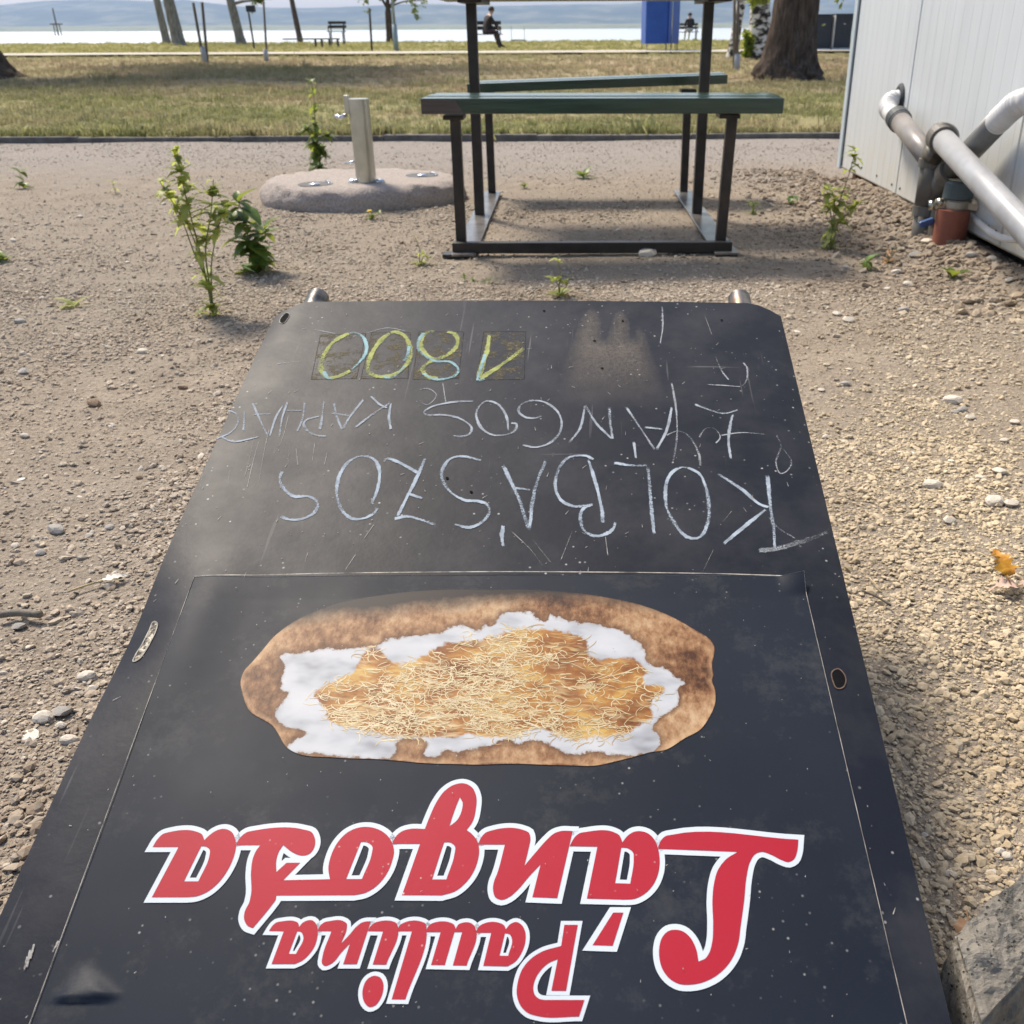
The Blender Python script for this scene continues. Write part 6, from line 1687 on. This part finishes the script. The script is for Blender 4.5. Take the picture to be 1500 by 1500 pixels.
tree(245, 65, 8, 'thinner grey trunk leaning behind the thicker twin by the shore', lean=(-0.16, 0.05), top=6, crown=std_crown(6.8, 2.2, 1200), seed=2, lsize=0.2, **far)
tree(354, 66, 10, 'shore tree with grassy mound at its foot and low dark branches', lean=(-0.25, 0), top=5, limbs=[(1.75, 1.6, -0.3, 0.1, 0.08), (1.8, -0.5, 0, 0.9, 0.1), (1.7, 0.9, 0.2, 0.2, 0.06)],
     crown=std_crown(5, 2.6, 1800) + [((0.75, -0.2, 1.95), 0.35, 120), ((1.3, -0.2, 1.9), 0.3, 90)], seed=3, lsize=0.16, **far)
tree(441, 62, 6.5, 'slim shore tree standing beside the wooden bench', bark='bark', lean=(-0.2, 0), top=6, crown=std_crown(6, 2.2, 1500), seed=4, lsize=0.2, flare=1.3, n=16)
tree(571, 63, 7.5, 'small dark shore tree with low hanging branches', bark='bark', lean=(0.06, 0), top=3, limbs=[(1.6, 1.2, -0.2, 0.8, 0.09), (1.6, -0.8, 0, 0.9, 0.08), (1.7, 2.0, 0, 0.3, 0.05)],
     crown=std_crown(4.0, 2.0, 1600) + [((-0.9, -0.3, 1.75), 0.3, 70), ((1.4, -0.3, 1.55), 0.4, 130), ((-0.1, -0.5, 2.3), 0.5, 140), ((1.6, -0.2, 2.3), 0.5, 90), ((-1.3, 0, 2.45), 0.5, 90)], seed=5, lsize=0.13, flare=1.2, n=16)
# big willow-barked tree near the cabin
tree(1150, 122, 49, 'broad dark trunk with deeply furrowed bark near the cabin corner', bark='bark', lean=(0.10, 0.06), top=5.5, limbs=[(1.9, 1.4, -0.5, 0.6, 0.12), (2.2, -1.3, 0.5, 1.5, 0.15), (2.0, 1.9, 0.3, 1.6, 0.16), (0.98, 1.0, 0.2, 0.12, 0.05)],
     crown=[((2.2, 2.6, 4.6), 1.7, 2600), ((0.4, 3.0, 5.2), 1.8, 2600), ((-0.9, 2.5, 4.4), 1.2, 1500), ((-2.2, 0.6, 4.3), 1.1, 1800), ((-0.8, -0.6, 4.6), 1.2, 1800), ((-0.33, 0.5, 1.02), 0.11, 150), ((-0.36, 0.5, 1.35), 0.14, 150), ((0.62, 0.1, 1.14), 0.16, 90), ((0.85, 0.1, 1.2), 0.16, 110)],  # out-of-view clumps at left and front are added to shade the lawn
     leaf='leaf_willow', lsize=0.09, seed=6, flare=1.72, furrow=0.17, n=130, droop=0.5, flute=0.12)
tree(1072, 88, 11, 'slender white birch leaning left beside the thicker birch', bark='birch', lean=(0.22, 0), top=6, crown=std_crown(6.3, 1.8, 1500), seed=7, lsize=0.12, flare=1.4, n=20)
tree(1112, 90, 24, 'thick birch with black patches and a leafy green sucker at its foot', bark='birch', lean=(-0.12, 0), top=7, crown=std_crown(7, 2.4, 2400) + [((-0.26, -0.15, 0.25), 0.10, 200), ((-0.25, -0.15, 0.45), 0.09, 160), ((-0.24, -0.1, 0.1), 0.10, 120)], leaf='leaf_willow', seed=8, lsize=0.11, flare=1.5, n=28)
# old tree whose roots just enter the view at the left
tree(-42, 118, 60, 'old tree at the lawn edge with a dark spreading root', bark='bark', lean=(-0.15, 0.05), top=5, limbs=[(2.2, -1.2, 0.5, 1.5, 0.16), (2.4, 1.3, 0.8, 1.6, 0.15)],
     crown=[((0.6, 1.2, 5.2), 1.8, 3200), ((-1.2, 0.6, 4.8), 1.7, 2400), ((1.8, 2.8, 5.0), 1.7, 3000), ((3.2, 1.6, 5.0), 1.5, 2600), ((1.2, 5.0, 5.2), 1.8, 2800), ((3.6, 5.5, 5.0), 1.6, 2400), ((-1.0, 7.5, 5.2), 1.8, 2400)], lsize=0.2, seed=9, flare=1.6, furrow=0.10, n=60, flute=0.16)  # unseen crown, spread far beyond the trunk to throw shade on the lawn

# ------------------------------------------------------------------ posts, booths, benches on the lawn
def lawn_at(px, py):
    b = G(px, py); b.z = float(lz(np.array(b.x), np.array(b.y))); return b
def stakes(px, py, tops, label, h=1.55, sleeve=True, mat='wood', rad=0.022, lh=0.32):
    b = lawn_at(px, py)
    t = thing('tree_stake', b, label, 'stake')
    for i, (tx, ty) in enumerate(tops):
        e = atY(tx, ty, b.y)
        d = Vector((0.05 * (i - 0.5) * (len(tops) > 1), 0.06 * i, 0))
        MB().tube([b + d - Vector((0, 0, 0.1)), e], rad, 10).obj('stake', M[mat], t, smooth=True)
    if sleeve:
        MB().tube([b - Vector((0, 0, 0.03)), b.lerp(atY(*tops[0], b.y), 0.0) + Vector((0, 0, lh))], [0.055, 0.05], 16).obj('sleeve', M['sleeve'], t, smooth=True)
    return t
stakes(301, 95, [(283, 4), (296, 3)], 'pair of dark stakes converging in a pale sleeve on the lawn', rad=0.03)
stakes(391, 92, [(386, 2)], 'single thin stake with a pale sleeve at its foot', rad=0.024, lh=0.24)
stakes(545, 77, [(541, 12)], 'lone thin dark pole beside the lakeside path', rad=0.035, sleeve=False, mat='wood_dark')
stakes(1078, 108, [(1076, -25), (1082, -25)], 'double wooden stake with grey foot sleeve in front of the birches', rad=0.024, lh=0.24)
def lamp_pole():
    b = lawn_at(581, 78); t = thing('pole', b, 'blue-grey metal pole with thicker base in front of the small tree', 'pole')
    MB().tube([b - Vector((0, 0, 0.1)), b + Vector((0, 0, 0.75))], [0.085, 0.075], 14).obj('base_tube', M['pole_blue'], t, smooth=True)
    MB().tube([b + Vector((0, 0, 0.74)), b + Vector((-0.05, 0, 3.6))], [0.045, 0.04], 12).obj('shaft', M['pole_blue'], t, smooth=True)
    MB().lathe([(0.05, 0), (0.16, 0.06), (0.14, 0.16), (0.03, 0.22)], b + Vector((-0.05, 0, 3.55)), 16).obj('lamp_head', M['pole_blue'], t, smooth=True)
lamp_pole()
def sign_post():
    b = G(373, 73); b.z = 0.03
    t = thing('post', b, 'thin leaning post with a small dark box beside the shore tree', 'post')
    e = atY(364, 18, b.y)
    MB().tube([b - Vector((0, 0, 0.1)), e], 0.035, 8).obj('shaft', M['wood_dark'], t, smooth=True)
    MB().box(e + Vector((0.1, 0, 0.12)), (0.32, 0.18, 0.22)).obj('box', M['navy'], t, bevel=0.02)
sign_post()
def marker():
    b = G(86, 52.0, -0.12)
    t = thing('lake_marker', b, 'faint wooden platform on a pole standing out in the lake', 'marker')
    top = atY(77, 12, b.y)
    sc = b.y / 1577
    MB().tube([b - Vector((0, 0, 1)), top], sc * 1.1, 8).obj('pole', M['wood'], t)
    for dx in (-5, 5):
        MB().tube([b + Vector((dx * sc, 0, -0.5)), b + Vector((dx * sc * 0.8, 0, sc * 15))], sc * 0.8, 6).obj('leg', M['wood'], t)
    MB().box(b + Vector((0, 0, sc * 15)), (sc * 14, sc * 10, sc * 1.6)).obj('platform', M['wood'], t)
marker()
def booth():
    b = lawn_at(970, 79)
    k = b.y / 1577
    t = thing('changing_booth', b, 'blue beach changing booth raised on thin legs beside the path', 'booth')
    x0, x1, xm = b.x - 0.47, b.x + 0.47, b.x + 0.12
    zb, zt = b.z + 0.22, b.z + 2.05
    yf = b.y
    def pan(xa, ya, xb, yb):
        c = Vector(((xa + xb) / 2, (ya + yb) / 2, (zb + zt) / 2)); L = math.hypot(xb - xa, yb - ya)
        MB().box(c, (L, 0.03, zt - zb), Matrix.Rotation(math.atan2(yb - ya, xb - xa), 3, 'Z')).obj('panel', M['booth'], t, bevel=0.004)
    pan(x0, yf, xm, yf)                         # front sheet
    pan(xm + 0.03, yf + 0.02, x1 + 0.05, yf + 0.75)     # right side turned away
    pan(x0, yf + 0.03, x0 - 0.05, yf + 1.1)
    pan(x0 - 0.05, yf + 1.13, x1, yf + 1.2)
    for x, y in ((x0 + 0.02, yf + 0.03), (xm - 0.02, yf + 0.03), (x1 + 0.02, yf + 0.75), (x0 - 0.03, yf + 1.1), (x1, yf + 1.17), (xm + 0.14, yf + 0.2)):
        MB().tube([(x, y, b.z - 0.05), (x, y, zt - 0.02)], 0.018, 8).obj('leg', M['galv'], t, smooth=True)
booth()
def bins():
    for i, (px, lab) in enumerate(((1200, 'navy bin cabinet on a pale base, half hidden by the broad trunk'), (1229, 'navy bin cabinet on a pale base next to the cabin corner'))):
        b = lawn_at(px, 78)
        t = thing('bin_cabinet', b, lab, 'bin')
        MB().box(b + Vector((0, 0, 0.05)), (0.50, 0.42, 0.10)).obj('base', M['offwhite'], t, bevel=0.006)
        MB().box(b + Vector((0, 0, 0.51)), (0.47, 0.4, 0.82)).obj('body', M['navy'], t, bevel=0.008)
        MB().box(b + Vector((-0.245, -0.02, 0.51)), (0.012, 0.38, 0.80)).obj('side_frame', M['offwhite'], t)
        MB().box(b + Vector((0.0, 0.0, 0.935)), (0.5, 0.43, 0.03)).obj('lid', M['navy'], t, bevel=0.004)
        MB().box(b + Vector((0.02, -0.203, 0.70)), (0.05, 0.004, 0.02)).obj('emblem', M['offwhite'], t)
bins()
def bench(b, rz, label, L=1.5, back=True, mat='wood_dark', seatz=0.45):
    t = thing('bench', b, label, 'bench')
    Rz = Matrix.Rotation(rz, 3, 'Z')
    def part(nm, c, d, tilt=0):
        MB().box(b + Rz @ Vector(c), d, Rz @ Matrix.Rotation(tilt, 3, 'X')).obj(nm, M[mat], t, bevel=0.004)
    for i in range(3): part('slat', (0, -0.16 + i * 0.15, seatz), (L, 0.12, 0.035))
    if back:
        for i in range(2): part('back_slat', (0, 0.24 + i * 0.03, seatz + 0.2 + i * 0.17), (L, 0.03, 0.12), -0.15)
    for sx in (-1, 1):
        part('leg', (sx * (L / 2 - 0.12), -0.16, seatz / 2 - 0.03), (0.05, 0.05, seatz + 0.02))
        part('leg', (sx * (L / 2 - 0.12), 0.17, seatz / 2 - 0.03), (0.05, 0.05, seatz + 0.02))
        if back:
            part('back_post', (sx * (L / 2 - 0.12), 0.245, seatz + 0.19), (0.05, 0.04, 0.46), -0.1)
            part('armrest', (sx * (L / 2 - 0.08), 0.03, seatz + 0.21), (0.05, 0.42, 0.03))
            part('arm_post', (sx * (L / 2 - 0.08), -0.14, seatz + 0.10), (0.045, 0.045, 0.2))
    return t
b1 = lawn_at(474, 68)
bench(b1 + Vector((0.0, 3.0, 0)), 0.0, 'wooden bench with slatted back facing the lake near the slim tree', 0.75 * 1.0 + 0.1, True, 'wood_dark', 0.55)
b2 = lawn_at(470, 71)
def low_bench(b):
    t = thing('picnic_bench', b, 'long low wooden bench standing in front of the slatted bench', 'bench')
    for i in range(2): MB().box(b + Vector((-0.35, i * 0.16, 0.31)), (2.2, 0.14, 0.045)).obj('plank', M['wood'], t, bevel=0.004)
    for dx in (-0.2, 0.05, 0.35, 0.68):
        MB().box(b + Vector((dx, 0.08, 0.14)), (0.045, 0.2, 0.31)).obj('leg', M['wood_dark'], t)
low_bench(b2)

# ------------------------------------------------------------------ people on the shore benches
def skin_mesh(name, verts, edges, rad, sub=2):
    me = bpy.data.meshes.new(name); me.from_pydata([tuple(v) for v in verts], edges, [])
    o = bpy.data.objects.new(name, me); C.objects.link(o)
    md = o.modifiers.new('skin', 'SKIN')
    for i, r in enumerate(rad):
        me.skin_vertices[0].data[i].radius = (r, r)
    me.skin_vertices[0].data[0].use_root = True
    ss = o.modifiers.new('sub', 'SUBSURF'); ss.levels = sub; ss.render_levels = sub
    dg = bpy.context.evaluated_depsgraph_get()
    m2 = bpy.data.meshes.new_from_object(o.evaluated_get(dg))
    bpy.data.objects.remove(o); 
    m2.name = name
    return m2
def person(b, rz, label, top_mat, leg_mat, lean=0.25, legs_out=0.15):
    """seated figure facing local +Y; b is the ground point below the seat"""
    V, Ed, Rd = [], [], []
    def add(p, r, par=None):
        V.append(Vector(p)); Rd.append(r)
        if par is not None: Ed.append((par, len(V) - 1))
        return len(V) - 1
    pel = add((0, 0, 0.56), 0.15)
    ab = add((0, 0.03 + lean * 0.2, 0.74), 0.13, pel)
    ch = add((0, 0.02 + lean * 0.5, 0.93), 0.15, ab)
    nk = add((0, 0.03 + lean * 0.72, 1.09), 0.055, ch)
    hd = add((0, 0.06 + lean * 0.85, 1.19), 0.085, nk)
    ht = add((0, 0.07 + lean * 0.9, 1.29), 0.075, hd)
    nose = add((0, 0.15 + lean * 0.85, 1.20), 0.022, hd)
    for s in (-1, 1):
        sh = add((s * 0.18, 0.02 + lean * 0.52, 1.0), 0.065, ch)
        el = add((s * 0.24, 0.10 + lean * 0.7, 0.78), 0.045, sh)
        wr = add((s * 0.13, 0.32 + lean * 0.4, 0.66), 0.032, el)
        pa = add((s * 0.10, 0.38 + lean * 0.4, 0.64), 0.03, wr)
        for q in range(4): add((s * (0.07 + 0.02 * q), 0.45 + lean * 0.4, 0.63 - 0.008 * abs(q - 1.5)), 0.009, pa)
        add((s * 0.055, 0.40 + lean * 0.4, 0.655), 0.010, pa)
        hp = add((s * 0.09, 0.04, 0.54), 0.10, pel)
        kn = add((s * 0.12, 0.45, 0.52), 0.065, hp)
        an = add((s * 0.11, 0.47 + legs_out, 0.10), 0.042, kn)
        add((s * 0.12, 0.62 + legs_out, 0.045), 0.038, an)
    me = skin_mesh('body', V, Ed, Rd)
    for m in (top_mat, leg_mat, M['skin']): me.materials.append(m)
    idx = []
    for f in me.polygons:
        c = f.center; f.use_smooth = True
        idx.append(2 if (c.z > 1.05 or (0.585 < c.z < 0.70 and c.y > 0.33 + lean * 0.4)) else (1 if c.z < 0.60 else 0))
    me.polygons.foreach_set('material_index', idx)
    t = thing('person', b, label, 'person')
    Mx = Matrix.Translation(b) @ Matrix.Rotation(rz, 4, 'Z')
    me.transform(Mx)
    new_obj('body', me, None, t)
    hr = MB().lathe([(0.09, 0.0), (0.108, 0.05), (0.10, 0.10), (0.06, 0.145), (0.0, 0.155)], (0, 0.045 + lean * 0.85, 1.20), 16).mesh('hair', smooth=True)
    hr.transform(Mx); hr.materials.append(M['hair']); new_obj('hair', hr, None, t)
pb = lawn_at(709, 72)
bench(pb + Vector((0.05, 0, 0)), R(10), 'dark wooden bench by the shore where a person sits alone', 1.25)
person(pb + Vector((0.05, 0.0, 0.0)), R(-58), 'person in dark clothes sitting bent forward on the shore bench', M['cloth_dark'], M['cloth_maroon'], 0.3, 0.12)
pb2 = lawn_at(1010, 61)
bench(pb2 + Vector((-0.2, 0, 0)), R(0), 'pale bench at the waterline where a second person sits', 1.3, True, 'wood', 0.42)
person(pb2 + Vector((0.0, 0.0, 0.0)), R(10), 'person seen from behind sitting at the waterline right of the blue booth', M['cloth_dark'], M['offwhite'], 0.1, 0.1)
def jetty():
    b = G(759, 60.5); b.z = 0
    t = thing('jetty', b, 'low wooden jetty with two thin posts at the waterline', 'jetty')
    k = b.y / 1577
    for i in range(6): MB().box(b + Vector(((i - 2.5) * 3.0 * k, 0.5, 0.06)), (2.8 * k, 2.4, 0.05)).obj('plank', M['wood_dark'], t)
    for dx in (-9.5, 9.5):
        MB().tube([b + Vector((dx * k, 0, -0.3)), b + Vector((dx * k, 0, 20 * k))], 0.018, 8).obj('post', M['galv'], t)
        MB().box(b + Vector((dx * k, 0.5, -0.1)), (0.08, 2.3, 0.3)).obj('beam', M['wood_dark'], t)
jetty()

# ------------------------------------------------------------------ air over the lake
hm = MB().box((0, 4300, 110), (17000, 10400, 230))
hzo = hm.obj('haze', None)
n = NT('haze')
pv = n.node('VolumePrincipled')
pv.inputs['Color'].default_value = (0.40, 0.60, 1.0, 1)
pv.inputs['Density'].default_value = 0.000085
pv.inputs['Anisotropy'].default_value = 0.2
n.ln(pv.outputs[0], n.out.inputs['Volume'])
hzo.data.materials.clear(); hzo.data.materials.append(n.mat)
stuff(hzo); tag(hzo, 'bluish summer haze lying over the lake and hills', 'haze')
